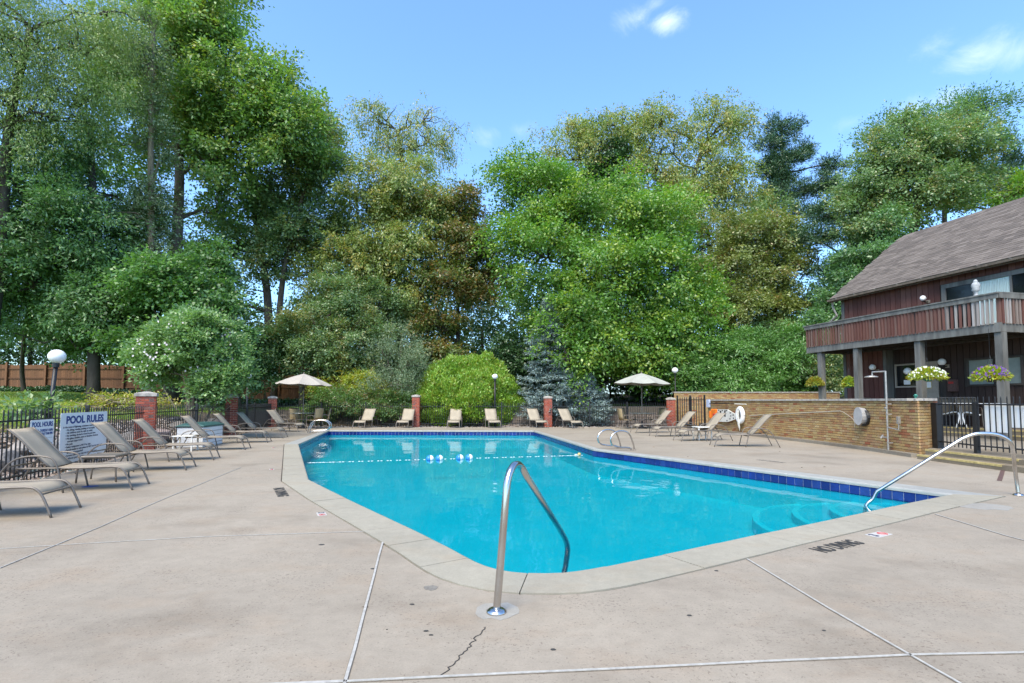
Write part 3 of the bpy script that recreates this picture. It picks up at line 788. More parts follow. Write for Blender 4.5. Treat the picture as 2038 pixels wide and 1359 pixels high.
# upper brick wall behind the gate
ut = thing('brick_wall', 'low upper tan brick wall running behind the gate below the green shrubs', 'wall', (12.5, 27.6, 0))
uo = (12.5, 27.6, 0)
up_path = [Vector((8.35, 27.5, 0)), Vector((16.9, 27.5, 0))]
strip_wall(up_path, (0, .25), -.05, 25 * CH, 'wall_core', 'mortar_yel', ut, uo)
face_bricks(ut, uo, up_path, 0, 25, bk_tan, 'tanj', 250, keyf=lambda t: -t[2])
slabs_on(up_path, (-.05, .3), 25 * CH, 25 * CH + .05, ut, uo, 'capstone')
strip_wall([Vector((8.35, 27.75, 0)), Vector((8.35, 27.5, 0))], (0, .03), 0, 25 * CH, 'wall_end', 'tanj', ut, uo)

# ---------------------------------------------------------------- iron fences
pk = MB().tube([(0, 0, -.62), (0, 0, .60)], .0115, 5); pk.lathe([(.0115, .60), (.004, .64)], (0, 0, 0), 5)
PK = pk.mesh('picket', 'black')
def iron_fence(a, b_, zt, h, label, posts=(0.5,), step=.115, post_ends=False, zb=0.03, ex=0):
    a, b_ = Vector((*a, 0)), Vector((*b_, 0)); L = (b_ - a).length; d = (b_ - a) / L; ang = math.atan2(d.y, d.x)
    t = thing('iron_fence', label, 'fence', (a.x, a.y, 0), ang, 'black iron fence sections round the pool yard')
    nn = int(L / step); sc = h / 1.24
    for k in range(nn + 1):
        x = (k + .5) * L / (nn + 1); o = link('picket', PK, t, (x, 0, zb + h / 2), None, (1, 1, sc))
    for z in (zt - .17, zb + .11): MB().box(0, L, -.014, .014, z - .013, z + .013).build('rail', 'black', t)
    for q in list(posts) + ([0, 1] if post_ends else []):
        MB().bevbox(q * L - .03, q * L + .03, -.03, .03, -.03, zt + .05, .006).build('post', 'black', t)
    return t
iron_fence((-6.0, 3.6), (-7.36, 7.4), 1.16, 1.12, 'iron fence section nearest the camera, running out of the left edge', (0.02, .98))
iron_fence((-7.38, 7.5), (-9.24, 13.4), 1.16, 1.12, 'iron fence carrying the two white pool signs', (.02, .5))
iron_fence((-9.45, 13.95), (-10.38, 19.65), 1.16, 1.12, 'iron fence behind the storage box between two brick pillars', (.5,))
iron_fence((-10.55, 20.15), (-12.1, 26.85), 1.16, 1.12, 'iron fence around the lamp between the second and third brick pillars', (.5,))
iron_fence((-11.9, 27.05), (-5.05, 26.9), 1.18, 1.14, 'iron fence behind the left umbrella table', (.33, .66))
iron_fence((-4.6, 26.9), (1.58, 26.9), 1.18, 1.14, 'iron fence in front of the round yellow-green bush', (.33, .66))
iron_fence((2.02, 26.9), (7.76, 26.95), 1.18, 1.14, 'iron fence in front of the blue spruce and block wall', (.33, .66))
g_ = iron_fence((8.22, 26.6), (8.6, 23.75), 1.5, 1.42, 'black iron gate between the brick pillar and the tan brick wall', (.02, .5, .98), .24)
for c_ in g_.children:
    if c_.name.startswith('picket'): c_.scale = (1.7, 1.7, c_.scale[2])
g_.name = 'iron_gate'; g_['category'] = 'gate'; del g_['group']
# fence on the landing at the right
rf = thing('iron_fence', 'black iron fence on the steps at the right with white boards tied on', 'fence', (0, 0, 0), 0, 'black iron fence sections round the pool yard')
RFP = [Vector((9.88, 12.42, 0)), Vector((9.72, 11.2, 0)), Vector((9.80, 10.1, 0)), Vector((10.0, 8.0, 0)), Vector((10.4, 5.6, 0))]
for i in range(len(RFP) - 1):
    a, b_ = RFP[i], RFP[i + 1]; L = (b_ - a).length; nn = int(L / .115)
    for k in range(nn):
        p = a.lerp(b_, (k + .5) / nn); link('picket', PK, rf, (p.x, p.y, .82), None, (1, 1, .88))
    for z in (1.22, .36): MB().tube([(a.x, a.y, z), (b_.x, b_.y, z)], .016, 4).build('rail', 'black', rf)
for p, w_, zt in ((RFP[0], .075, 1.25), (RFP[1], .04, 1.27), (RFP[3], .04, 1.27)):
    MB().bevbox(p.x - w_, p.x + w_, p.y - w_, p.y + w_, .19, zt, .006).build('post', 'black', rf)
for (a, b_, z0, z1, lab) in ((.16, .62, .66, 1.245, 'portrait white board tied behind the iron fence bars'), (.70, 1.5, .77, 1.20, 'wide white board behind the iron fence bars at the right edge')):
    A_, B_ = RFP[1], RFP[3]; dn = (B_ - A_).normalized(); p0, p1 = A_ + dn * a, A_ + dn * b_; o_ = Vector((.035, 0, 0))
    q = [p0 + o_, p1 + o_, p1 + o_ * 1.35, p0 + o_ * 1.35]
    o = MB().quadbox([(p.x, p.y, z0) for p in q], [(p.x, p.y, z1) for p in q]).build('white_board', 'white'); tag(o, lab, 'board')

# timber fence at the back of the lawn
tf = thing('wooden_fence', 'cedar board fence at the back of the lawn under the trees', 'fence', (-38, 34.2, 1.75))
plm = MB().bevbox(-.068, .068, -.01, .01, 0, 1.82, .004).mesh('plank', 'wood')
for k in range(200):
    x = k * .142; z = tz(-38 + x, 34.2) - 1.75
    link('plank', plm, tf, (x, random.uniform(-.004, .004), z + random.uniform(-.015, .01)))
for z in (.35, .95, 1.55): MB().box(0, 28.4, -.055, -.012, z, z + .09).build('rail', 'wood', tf)
for k in range(12): link('post', MB().box(-.06, .06, -.16, -.057, -.05, 1.95).mesh('post', 'wood'), tf, (k * 2.5 + .6, 0, .05))

# block retaining wall and boulders
bwm = MB().bevbox(-.19, .19, -.06, .06, -.068, .068, .012).mesh('block', 'block')
rwt = thing('retaining_wall', 'stacked block retaining wall behind the iron fence under the blue spruce', 'wall', (4, 28, 0))
for c in range(7):
    for k in range(22):
        x = -4.0 + k * .39 + (.19 if c % 2 else 0)
        link('block', bwm, rwt, (x, random.uniform(-.015, .015) + c * .03, .05 + c * .142), random.uniform(-.02, .02))
MB().box(-4.1, 4.6, .05, .4, -.1, .98).build('wall_core', 'joint_dark', rwt)
def rock(x, y, s_, mat, label, seed):
    rg = random.Random(seed); bm = bmesh.new(); bmesh.ops.create_icosphere(bm, subdivisions=3, radius=1)
    ph = [(Vector((rg.gauss(0, 1), rg.gauss(0, 1), rg.gauss(0, 1))).normalized(), rg.uniform(.55, .9)) for _ in range(9)]
    for v in bm.verts:
        for n_, d in ph:
            k = v.co.dot(n_)
            if k > d: v.co -= n_ * (k - d) * .9
        v.co *= 1 + .03 * math.sin(v.co.x * 9 + seed) * math.cos(v.co.y * 8)
    sx, sy, sz = s_ * rg.uniform(.9, 1.3), s_ * rg.uniform(.8, 1.1), s_ * rg.uniform(.6, .9)
    for v in bm.verts: v.co = Vector((v.co.x * sx, v.co.y * sy, v.co.z * sz))
    me = bpy.data.meshes.new('boulder'); bm.to_mesh(me); bm.free(); me.materials.append(M[mat])
    o = link('boulder', me, None, (x, y, tz(x, y) + sz * .35), rg.uniform(0, 6)); tag(o, label, 'boulder', 'boulders behind the left iron fence')
rocks = [(-8.45, 8.2, .42, 'stone_pink', 'pinkish boulder behind the fence at the left edge'), (-8.0, 7.2, .35, 'stone', 'grey boulder lowest at the left edge behind the bars'),
         (-8.95, 9.4, .3, 'stone', 'grey boulder behind the small hours sign'), (-9.6, 10.6, .38, 'stone', 'dark grey boulder behind the large rules sign'),
         (-9.75, 11.8, .46, 'stone', 'large angular grey boulder right of the rules sign'), (-10.2, 12.8, .36, 'stone_pink', 'pale boulder just left of the nearest brick pillar'),
         (-10.45, 14.8, .4, 'stone', 'pale rock behind the fence left of the flowering shrub'), (-10.9, 16.4, .38, 'stone_pink', 'sloping pale rock under the flowering shrub'),
         (-11.5, 18.5, .35, 'stone', 'grey rock behind the fence right of the flowering shrub'), (-12.1, 21.5, .4, 'stone', 'grey rock behind the first lamp pole')]
for k, (x, y, s_, mt, lb) in enumerate(rocks): rock(x, y, s_, mt, lb, k + 11)

# pebbles and litter: stuff
def scatter_stones(name, pts, smin, smax, mat, flat=.6):
    N = len(pts); base = np.array([(1, 0, 0), (-1, 0, 0), (0, 1, 0), (0, -1, 0), (0, 0, 1), (0, 0, -1)], float)
    tri = np.array([(0, 2, 4), (2, 1, 4), (1, 3, 4), (3, 0, 4), (2, 0, 5), (1, 2, 5), (3, 1, 5), (0, 3, 5)])
    rg = np.random.default_rng(5); s_ = rg.uniform(smin, smax, (N, 1, 1)); ang = rg.uniform(0, 6.28, N); ca, sa = np.cos(ang), np.sin(ang)
    v = np.repeat(base[None], N, 0) * s_ * np.stack([rg.uniform(.7, 1.3, N), rg.uniform(.6, 1.1, N), np.full(N, flat)], -1)[:, None, :]
    x = v[..., 0] * ca[:, None] - v[..., 1] * sa[:, None]; y = v[..., 0] * sa[:, None] + v[..., 1] * ca[:, None]
    V = np.stack([x, y, v[..., 2]], -1) + np.array(pts)[:, None, :]
    me = bpy.data.meshes.new(name); me.from_pydata(V.reshape(-1, 3).tolist(), [], (tri[None] + (np.arange(N) * 6)[:, None, None]).reshape(-1, 3).tolist())
    me.materials.append(M[mat]); o = link(name, me); o['kind'] = 'stuff'; return o
rg = random.Random(9); pts = []
for _ in range(5200):
    x, y = rg.uniform(-11.8, 8.1), rg.uniform(26.02, 27.9); pts.append((x, y, tz(x, y) + .045 if y > 27.3 else -.11 + rg.uniform(0, .08)))
for _ in range(4200):
    y = rg.uniform(4, 20); k = 0
    xf = np.interp(y, [3.6, 7.5, 13.75, 20], [-5.95, -7.35, -9.45, -10.5]); x = xf - rg.uniform(0, 1.9); pts.append((x, y, tz(x, y) + .01))
scatter_stones('gravel', pts, .025, .075, 'pebble')

# ---------------------------------------------------------------- foliage machinery
def unit(v): return v / (np.linalg.norm(v, axis=-1, keepdims=True) + 1e-9)
def leaf_object(name, P_, Ax, Up, L, Wd, mat, parent, org, kind=None):
    Ax = unit(Ax); S = unit(np.cross(Ax, Up)); Nn = np.cross(S, Ax)
    L = L[:, None]; Wd = Wd[:, None]
    P_ = P_ - np.array(org)[None]
    V = np.stack([P_, P_ + Ax * L * .45 + S * Wd * .5 - Nn * Wd * .15, P_ + Ax * L, P_ + Ax * L * .45 - S * Wd * .5 - Nn * Wd * .15], 1).reshape(-1, 3).astype(np.float32)
    N = len(P_); me = bpy.data.meshes.new(name); me.vertices.add(4 * N); me.vertices.foreach_set('co', V.ravel())
    me.loops.add(4 * N); me.loops.foreach_set('vertex_index', np.arange(4 * N, dtype=np.int32))
    me.polygons.add(N); me.polygons.foreach_set('loop_start', np.arange(0, 4 * N, 4, dtype=np.int32)); me.polygons.foreach_set('loop_total', np.full(N, 4, np.int32))
    me.update(calc_edges=True); me.materials.append(mat if not isinstance(mat, str) else M[mat])
    o = link(name, me, parent)
    if kind: o['kind'] = kind
    return o
class Lump:
    """cheap smooth noise: a few random plane waves"""
    def __init__(s, rg, freq, n=7): s.k = rg.normal(size=(n, 3)) * freq; s.p = rg.uniform(0, 6.28, n)
    def __call__(s, P_): return np.sin(P_ @ s.k.T + s.p).mean(-1) * 1.6
def crown(masses, n, rg, leaf=(.16, .1), spray=(1.0, 14), droop=.25, hole=.0, lump=.22, inner=.35, flat=.5, up=.6, spread=.2, upt=.3):
    """leaf positions/axes for a set of ellipsoids (centre, radii, weight): every mass carries many boughs that run
    outwards from its middle, sprays sit along the boughs and leaves along the sprays, so outline and gaps come from the boughs"""
    vol = np.array([m_[2] * (m_[1][0] * m_[1][2]) for m_ in masses]); cnt = (n * vol / vol.sum()).astype(int)
    Ps, As, Us, tips = [], [], [], []
    for (c, r_, w_), k in zip(masses, cnt):
        c, r_ = np.array(c), np.array(r_); per = spray[1]; ns = max(3, int(k / per))
        rm = (r_[0] * r_[2]) ** .5; nb = max(7, int(9 + 11 * rm ** 1.25 * (1 - .45 * hole)))
        bd = unit(rg.normal(size=(nb, 3)) * [1, 1, .9] + [0, 0, .12]); br = rg.uniform(.62, 1.16, nb) * (1 + lump * .6 * np.sin(bd @ rg.normal(size=3) * 3 + rg.uniform(0, 6)))
        wgt = br ** 1.5; wgt /= wgt.sum(); near = rg.choice(nb, ns, p=wgt)
        t_ = inner + (1 - inner) * rg.uniform(0, 1, ns) ** .62
        d2 = bd[near]; pad = .16 * rm + .22
        base_ = c + d2 * r_ * (br[near] * t_)[:, None]
        base_[:, 2] += .10 * rm * (1 - (2 * t_ - 1) ** 2) - .06 * rm * t_
        q = base_ + rg.normal(size=(ns, 3)) * pad * np.array([1, 1, 1 - flat]) * (1.15 - .6 * t_)[:, None]
        t = unit(d2 * np.array([1, 1, .6]) + rg.normal(size=q.shape) * .5 + np.array([0, 0, upt - droop]))
        tips.append(q[t_ > .5] if (t_ > .5).any() else q)
        ll = spray[0] * rg.uniform(.45, 1.25, len(q)) * (1.1 - .35 * t_)
        s_ = rg.uniform(0, 1, (len(q), per)); base = q[:, None, :] + t[:, None, :] * (s_ * ll[:, None])[..., None]
        base[..., 2] -= droop * ll[:, None] * s_ ** 2
        off = rg.normal(size=base.shape) * spread * np.array([1, 1, .55]) * (ll[:, None, None]) * (1.05 - .5 * s_[..., None])
        p = (base + off).reshape(-1, 3)
        ax = unit(np.repeat(t, per, 0) * .6 + unit(off.reshape(-1, 3)) * .8 + rg.normal(size=p.shape) * .35 + np.array([0, 0, -droop]))
        uu = unit(np.array([0, 0, up]) + np.repeat(d2, per, 0) * .45 + rg.normal(size=p.shape) * .45)
        Ps.append(p); As.append(ax); Us.append(uu)
    P_, A_, U_ = np.concatenate(Ps), np.concatenate(As), np.concatenate(Us)
    L = leaf[0] * rg.uniform(.6, 1.25, len(P_)); Wd = leaf[1] * rg.uniform(.7, 1.2, len(P_))
    return P_, A_, U_, L, Wd, np.concatenate(tips)
def limb(a, b_, r0, r1, rg, wob=.08, n=6):
    a, b_ = np.array(a), np.array(b_); L = np.linalg.norm(b_ - a); pts = []
    for k in range(n + 1):
        t = k / n; p = a + (b_ - a) * t; p = p + rg.normal(size=3) * wob * L * math.sin(math.pi * t) * .5; p[2] += .12 * L * math.sin(math.pi * t) * .6; pts.append(p)
    return [tuple(p) for p in pts], [r0 + (r1 - r0) * (k / n) ** .8 for k in range(n + 1)]
NLEAF = [0]
def tree(name, label, cat, masses_px, n, mat, trunk=None, r0=.25, seed=1, bark='bark', limbs=10, group=None, **kw):
    """masses_px: (u, v, ru, rv, D[, weight]); trunk: list of (u, v, D) from foot up; foot stands on the terrain"""
    rg = np.random.default_rng(seed); ms = []
    for q in masses_px:
        u, v, ru, rv, D = q[:5]; w_ = q[5] if len(q) > 5 else 1
        c = A(u, v, D); k = D / F; rx, rz = ru * k, rv * k; ms.append((np.array(c), np.array([rx, min(rx, 1.2 * rz + 1) * .9, rz]), w_))
    if trunk is None:
        c = ms[0][0]; trunk = [(masses_px[0][0], 0, masses_px[0][4]), (masses_px[0][0], masses_px[0][1], masses_px[0][4])]
    f0 = A(trunk[0][0], 790, trunk[0][2]); foot = np.array([f0.x, f0.y, tz(f0.x, f0.y) - .1])
    tp_ = [foot] + [np.array(A(*q)) for q in trunk[1:]]
    t = thing(name, label, cat, tuple(foot), 0, group)
    kw['leaf'] = (kw['leaf'][0] * .88, kw['leaf'][1] * .88); P_, A_, U_, L, Wd, tips = crown(ms, int(n * 1.15), rg, **kw); NLEAF[0] += len(P_)
    leaf_object('crown', P_, A_, U_, L, Wd, mat, t, foot)
    tb = MB(); sp = smooth_pts([tuple(p - foot) for p in tp_], 4); m_ = len(sp)
    tb.tube(sp, [r0 * (1.25 if k == 0 else 1) * (1 - .62 * k / m_) for k in range(m_)], 9); tb.build('trunk', bark, t, True)
    if limbs:
        lb = MB(); spn = np.array([tuple(p) for p in sp]) + foot
        def grow(target, rr0):
            dist = np.linalg.norm((spn - target) * np.array([1, 1, 1.0]), axis=1) + (spn[:, 2] > target[2] - .1) * 6; k = int(np.argmin(dist))
            pts, rs = limb(spn[k] - foot, target - foot, rr0 * (1 - .55 * k / m_), .022, rg); lb.tube(pts, rs, 5, cap=False); return np.array(pts) + foot
        big = []
        for (c, r_, w_) in ms: big.append(grow(c + np.array([0, 0, r_[2] * .1]), r0 * .55))
        allb = np.concatenate(big + [spn])
        for k in rg.choice(len(tips), min(len(tips), limbs * 6), replace=False):
            tg = tips[k]; dist = np.linalg.norm(allb - tg, axis=1) + (allb[:, 2] > tg[2]) * 2; j = int(np.argmin(dist))
            if dist[j] < .3 or dist[j] > 9: continue
            pts, rs = limb(allb[j] - foot, tg - foot, min(.075, r0 * .25), .012, rg, .12, 5); lb.tube(pts, rs, 4, cap=False)
        lb.build('branches', bark, t, True)
    return t

LM = {}
LM['maple'] = leafmat('leaf_maple', (.05, .12, .03), (.24, .41, .09), (.30, .34, .05), .03)
LM['dark'] = leafmat('leaf_dark', (.04, .10, .04), (.16, .31, .10), trans=.4)
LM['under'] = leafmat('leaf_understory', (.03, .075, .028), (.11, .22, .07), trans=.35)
LM['locust'] = leafmat('leaf_locust', (.09, .16, .04), (.27, .36, .11))
LM['light'] = leafmat('leaf_light_green', (.055, .13, .045), (.22, .34, .13), (.28, .26, .07), .02)
LM['olive'] = leafmat('leaf_olive', (.07, .14, .035), (.28, .36, .085), (.40, .33, .07), .04)
LM['brown'] = leafmat('leaf_brown', (.13, .095, .025), (.34, .21, .055), (.12, .18, .035), .2)
LM['rusty'] = leafmat('leaf_rusty_olive', (.07, .12, .03), (.27, .32, .08), (.33, .19, .06), -.06)
LM['young'] = leafmat('leaf_young_maple', (.035, .10, .03), (.14, .29, .07))
LM['bright'] = leafmat('leaf_bright', (.045, .13, .018), (.165, .34, .04), (.34, .44, .05), .02)
LM['sumac'] = leafmat('leaf_sumac', (.038, .11, .022), (.15, .32, .06), trans=.3)
LM['arbor'] = leafmat('leaf_arborvitae', (.09, .21, .016), (.25, .42, .035), (.32, .36, .04), .03, trans=.2, cs=1.6)
LM['grey'] = leafmat('leaf_grey_green', (.07, .12, .055), (.23, .31, .16), trans=.25)
LM['spruce'] = leafmat('needle_blue', (.09, .14, .135), (.38, .48, .47), trans=.08, cs=.8)
LM['pine'] = leafmat('needle_pine', (.018, .055, .026), (.07, .15, .065), trans=.1)
LM['shrub'] = leafmat('leaf_shrub', (.03, .085, .02), (.14, .28, .055), (.22, .12, .03), .0, cs=1)
LM['hibiscus'] = leafmat('leaf_hibiscus', (.05, .13, .04), (.25, .40, .13), cs=1)
LM['lime'] = leafmat('leaf_lime', (.16, .27, .02), (.42, .52, .06), (.5, .36, .02), .06, cs=2)
LM['gold'] = leafmat('leaf_gold', (.16, .22, .02), (.42, .46, .06), (.40, .30, .05), .12, cs=2)
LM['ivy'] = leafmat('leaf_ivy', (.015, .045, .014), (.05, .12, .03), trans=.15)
LM['petal'] = leafmat('petal_pink', (.66, .50, .60), (.88, .78, .85), trans=.3)
LM['petal_w'] = leafmat('petal_white', (.75, .74, .68), (.9, .9, .86), trans=.3)
LM['petal_p'] = leafmat('petal_purple', (.06, .02, .10), (.20, .08, .40), trans=.3)
LM['grass'] = leafmat('grass_blade', (.10, .19, .018), (.30, .40, .05), (.40, .34, .09), .06, cs=.6)

# ---------------------------------------------------------------- trees
BG = dict(bark='bark_dark')
# far understory: closes the gaps near the ground
und = [(60, 640, 170, 170, 44), (330, 620, 170, 170, 45), (560, 690, 110, 90, 46), (740, 650, 160, 130, 46), (960, 650, 150, 130, 46), (1180, 620, 190, 170, 46), (1400, 640, 160, 150, 46), (1560, 690, 90, 80, 48), (1690, 650, 110, 120, 44), (1850, 640, 160, 160, 40), (-180, 620, 170, 200, 38), (2180, 600, 180, 220, 40)]
ul = ['behind the left board fence', 'behind the bare ivy trunk', 'behind the multi-stemmed tree', 'behind the olive tree', 'between the brown tree and the bright tree', 'behind the bright green tree', 'behind the brown-tinged tree', 'low in the gap left of the house', 'just left of the house roof', 'behind the house roof', 'beyond the left edge', 'beyond the right edge']
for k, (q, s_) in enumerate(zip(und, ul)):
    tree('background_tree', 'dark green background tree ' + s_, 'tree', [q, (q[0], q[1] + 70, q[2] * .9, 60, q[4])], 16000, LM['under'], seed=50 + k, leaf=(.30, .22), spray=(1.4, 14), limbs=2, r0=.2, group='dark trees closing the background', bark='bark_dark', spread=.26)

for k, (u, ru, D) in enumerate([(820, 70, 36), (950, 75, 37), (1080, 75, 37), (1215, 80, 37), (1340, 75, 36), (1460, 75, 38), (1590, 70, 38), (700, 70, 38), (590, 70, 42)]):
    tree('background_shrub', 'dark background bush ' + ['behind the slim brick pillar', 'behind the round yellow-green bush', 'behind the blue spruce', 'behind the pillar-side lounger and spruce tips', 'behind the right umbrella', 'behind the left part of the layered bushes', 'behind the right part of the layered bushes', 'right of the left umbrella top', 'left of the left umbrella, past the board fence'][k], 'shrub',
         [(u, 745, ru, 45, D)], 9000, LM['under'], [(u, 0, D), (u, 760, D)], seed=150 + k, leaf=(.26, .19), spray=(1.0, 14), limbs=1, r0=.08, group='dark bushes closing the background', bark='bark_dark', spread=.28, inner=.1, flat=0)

tree('locust_tree', 'tall pale green feathery tree filling the top left corner', 'tree',
     [(60, 60, 120, 120, 23), (170, 120, 95, 95, 24), (-60, 170, 110, 170, 23), (205, 30, 80, 70, 24), (60, 230, 90, 70, 23, .6), (-80, -60, 150, 100, 23), (150, 220, 70, 60, 25, .7)], 72000, LM['locust'],
     [(-35, 0, 23.5), (0, 500, 23.5), (18, 250, 23.5), (60, 60, 23)], r0=.3, seed=1, leaf=(.17, .05), spray=(1.5, 22), droop=.75, hole=.25, bark='bark_dark', limbs=14, spread=.16, upt=.1)
tree('ailanthus_tree', 'dark green layered tree with long drooping leaflets at the left edge', 'tree',
     [(60, 420, 130, 110, 25), (190, 470, 100, 110, 26), (70, 580, 130, 100, 25), (190, 620, 80, 65, 26), (-60, 500, 110, 170, 25), (150, 320, 110, 80, 27), (270, 420, 60, 80, 30, .8), (260, 520, 60, 60, 29, .8)], 98000, LM['dark'],
     [(188, 0, 25.5), (186, 560, 25.5), (185, 400, 26), (180, 260, 27)], r0=.28, seed=2, leaf=(.24, .085), spray=(1.2, 20), droop=.4, hole=.38, bark='bark_dark', spread=.2)
tree('slender_tree', 'small leafy tree in front of the board fence at the left', 'tree',
     [(90, 500, 100, 50, 26), (50, 630, 100, 45, 27), (130, 600, 80, 45, 27)], 24000, LM['dark'], [(48, 0, 31), (44, 720, 30.5), (60, 600, 28), (90, 500, 26)], r0=.13, seed=3, leaf=(.22, .075), spray=(1.1, 20), droop=.35, hole=.3, bark='bark_dark', spread=.2)
tree('maple_tree', 'tallest green maple with a thick bare trunk left of centre', 'tree',
     [(330, 90, 130, 100, 31), (420, 50, 80, 70, 31), (460, 190, 100, 85, 31), (525, 150, 48, 45, 31), (350, 230, 110, 90, 31), (560, 250, 80, 75, 31), (270, 180, 90, 80, 32), (430, 320, 90, 55, 31, .5), (340, -60, 130, 80, 31), (230, 300, 70, 60, 33, .6), (430, 430, 50, 70, 33, .25)], 88000, LM['maple'],
     [(342, 0, 30.5), (348, 620, 30.5), (352, 480, 30.5), (356, 300, 31), (330, 80, 31)], r0=.42, seed=4, leaf=(.25, .16), spray=(1.4, 18), droop=.28, hole=.42, limbs=22, spread=.24)
tree('ivy_clad_tree', 'dying narrow tree with ivy and bare pale twigs beside the maple trunk', 'tree',
     [(300, 100, 28, 80, 27, 1.2), (305, 260, 30, 90, 27, .8), (298, 430, 38, 90, 27, .8), (310, 550, 45, 60, 27, .7), (262, 420, 40, 25, 27, .4)], 17000, LM['grey'],
     [(300, 0, 27), (302, 600, 27), (300, 300, 27), (305, 60, 27)], r0=.22, seed=5, leaf=(.15, .10), spray=(.7, 12), hole=.35, bark='bark_pale', limbs=16, spread=.3, droop=.3)
tree('multi_stem_tree', 'loose light green tree on forked grey stems with sky showing through', 'tree',
     [(500, 330, 90, 90, 35), (590, 260, 70, 80, 35), (480, 440, 80, 70, 35), (600, 400, 90, 90, 35), (560, 500, 110, 60, 35, .8), (650, 330, 45, 80, 35), (520, 560, 40, 40, 34, .4), (690, 470, 55, 55, 36, .6), (640, 235, 32, 42, 35), (410, 520, 55, 60, 35, .7), (430, 610, 60, 50, 35, .7)], 58000, LM['light'],
     [(532, 0, 34.5), (534, 620, 34.5), (520, 500, 35), (500, 380, 35), (495, 300, 35)], r0=.3, seed=6, leaf=(.22, .14), spray=(1.1, 14), droop=.2, hole=.5, limbs=24, spread=.24, bark='bark')
tree('forked_tree', 'second forked trunk of the light green group leaning right', 'tree',
     [(600, 470, 60, 60, 34.2), (625, 350, 45, 60, 34.2)], 10000, LM['light'], [(545, 0, 34.2), (556, 620, 34.2), (572, 500, 34.2), (600, 400, 34.2), (622, 300, 34.2)], r0=.22, seed=7, leaf=(.22, .14), spray=(1.1, 14), hole=.5, spread=.24, limbs=12)
tree('young_maple', 'low bright green maple saplings below the tall trunk', 'tree',
     [(340, 570, 80, 50, 25), (260, 640, 60, 55, 26), (405, 600, 60, 50, 25), (440, 680, 50, 50, 25), (300, 690, 70, 40, 25), (240, 570, 50, 40, 26), (370, 540, 35, 45, 26), (200, 680, 50, 40, 26), (420, 520, 35, 40, 27)], 42000, LM['young'],
     [(330, 0, 25), (330, 640, 25)], r0=.1, seed=8, leaf=(.2, .15), spray=(.9, 15), droop=.3, hole=.2, spread=.26)
tree('thin_crown_tree', 'thin dark crown of drooping twigs standing against the sky left of centre', 'tree',
     [(760, 250, 60, 50, 46), (840, 250, 60, 45, 46), (800, 305, 60, 35, 46, .8), (880, 290, 30, 35, 46, .6), (730, 220, 35, 25, 46, .7)], 11500, LM['olive'],
     [(795, 0, 46), (795, 500, 46), (800, 330, 46), (790, 260, 46)], r0=.3, seed=9, leaf=(.26, .10), spray=(1.9, 16), droop=1.0, hole=.45, bark='bark_dark', limbs=16, spread=.13, upt=.2)
tree('olive_tree', 'yellowish green tree with hanging leaves in the left middle', 'tree',
     [(800, 360, 90, 60, 35), (730, 430, 90, 75, 35), (850, 430, 80, 70, 35), (690, 530, 90, 70, 34), (800, 520, 90, 75, 34.5), (750, 600, 110, 60, 34), (640, 620, 60, 60, 34, .8)], 84000, LM['olive'],
     [(765, 0, 35), (770, 620, 35), (775, 480, 35), (790, 370, 35)], r0=.3, seed=10, leaf=(.26, .10), spray=(1.2, 18), droop=.6, hole=.32, bark='bark_dark', spread=.18)
tree('brown_tree', 'tree with browning leaves and thin stems in the centre', 'tree',
     [(905, 410, 50, 50, 34.5), (935, 480, 60, 55, 34.5), (895, 560, 65, 45, 34, .8), (960, 570, 45, 55, 34.5, .8), (865, 650, 50, 40, 33.5, .8), (885, 700, 45, 35, 33.5)], 38000, LM['brown'],
     [(905, 0, 34.5), (912, 640, 34.5), (905, 520, 34.5), (915, 420, 34.5)], r0=.16, seed=11, leaf=(.24, .12), spray=(1.0, 14), hole=.5, bark='bark_dark', limbs=22, spread=.24, droop=.3)
tree('grey_green_tree', 'grey green dense tree above the left umbrella', 'tree',
     [(620, 640, 55, 45, 31), (700, 600, 50, 55, 32), (610, 700, 65, 35, 30.5), (700, 680, 55, 50, 31), (550, 680, 40, 40, 31), (770, 620, 40, 55, 32.5), (660, 560, 30, 35, 32, .7)], 46000, LM['light'],
     [(600, 0, 31), (605, 700, 31), (660, 620, 31)], r0=.14, seed=12, leaf=(.17, .10), spray=(.9, 16), hole=.35, lump=.45, spread=.24, droop=.2)
tree('silver_shrub', 'feathery grey green shrub left of the round yellow-green bush', 'shrub',
     [(795, 725, 50, 40, 28.6), (780, 770, 55, 35, 28.4), (825, 700, 22, 25, 28.6, .6), (760, 705, 25, 25, 28.6, .6), (800, 680, 20, 25, 28.6, .5)], 17000, LM['grey'],
     [(790, 0, 28.6), (792, 760, 28.6)], r0=.05, seed=13, leaf=(.11, .035), spray=(.8, 18), droop=-.2, hole=.1, spread=.14, upt=.9)
tree('broad_tree', 'large bright green broad-leaved tree filling the centre', 'tree',
     [(1080, 400, 100, 75, 33), (1030, 350, 60, 45, 33, .8), (1190, 430, 110, 80, 32), (1310, 450, 90, 80, 32), (1080, 520, 110, 80, 31), (1220, 560, 120, 90, 30.5), (1340, 560, 80, 80, 31), (1130, 640, 100, 70, 32.4), (1260, 680, 110, 60, 31.4), (1360, 660, 70, 60, 31), (1165, 715, 60, 45, 31.4, .9), (1300, 735, 70, 35, 31), (1125, 680, 30, 30, 29.6, .5), (1240, 380, 50, 50, 34, .6), (1150, 765, 16, 25, 27.9, .3), (1150, 625, 60, 40, 28.3, .8), (1195, 690, 45, 38, 28.0, .8), (1095, 668, 26, 20, 27.9, .6), (1130, 720, 24, 18, 27.6, .5)], 132000, LM['bright'],
     [(1175, 0, 31.5), (1165, 640, 31.5), (1150, 540, 31.5), (1120, 440, 32), (1090, 360, 33)], r0=.36, seed=14, leaf=(.22, .13), spray=(1.2, 16), droop=.32, hole=.22, bark='bark_dark', limbs=14, spread=.24)
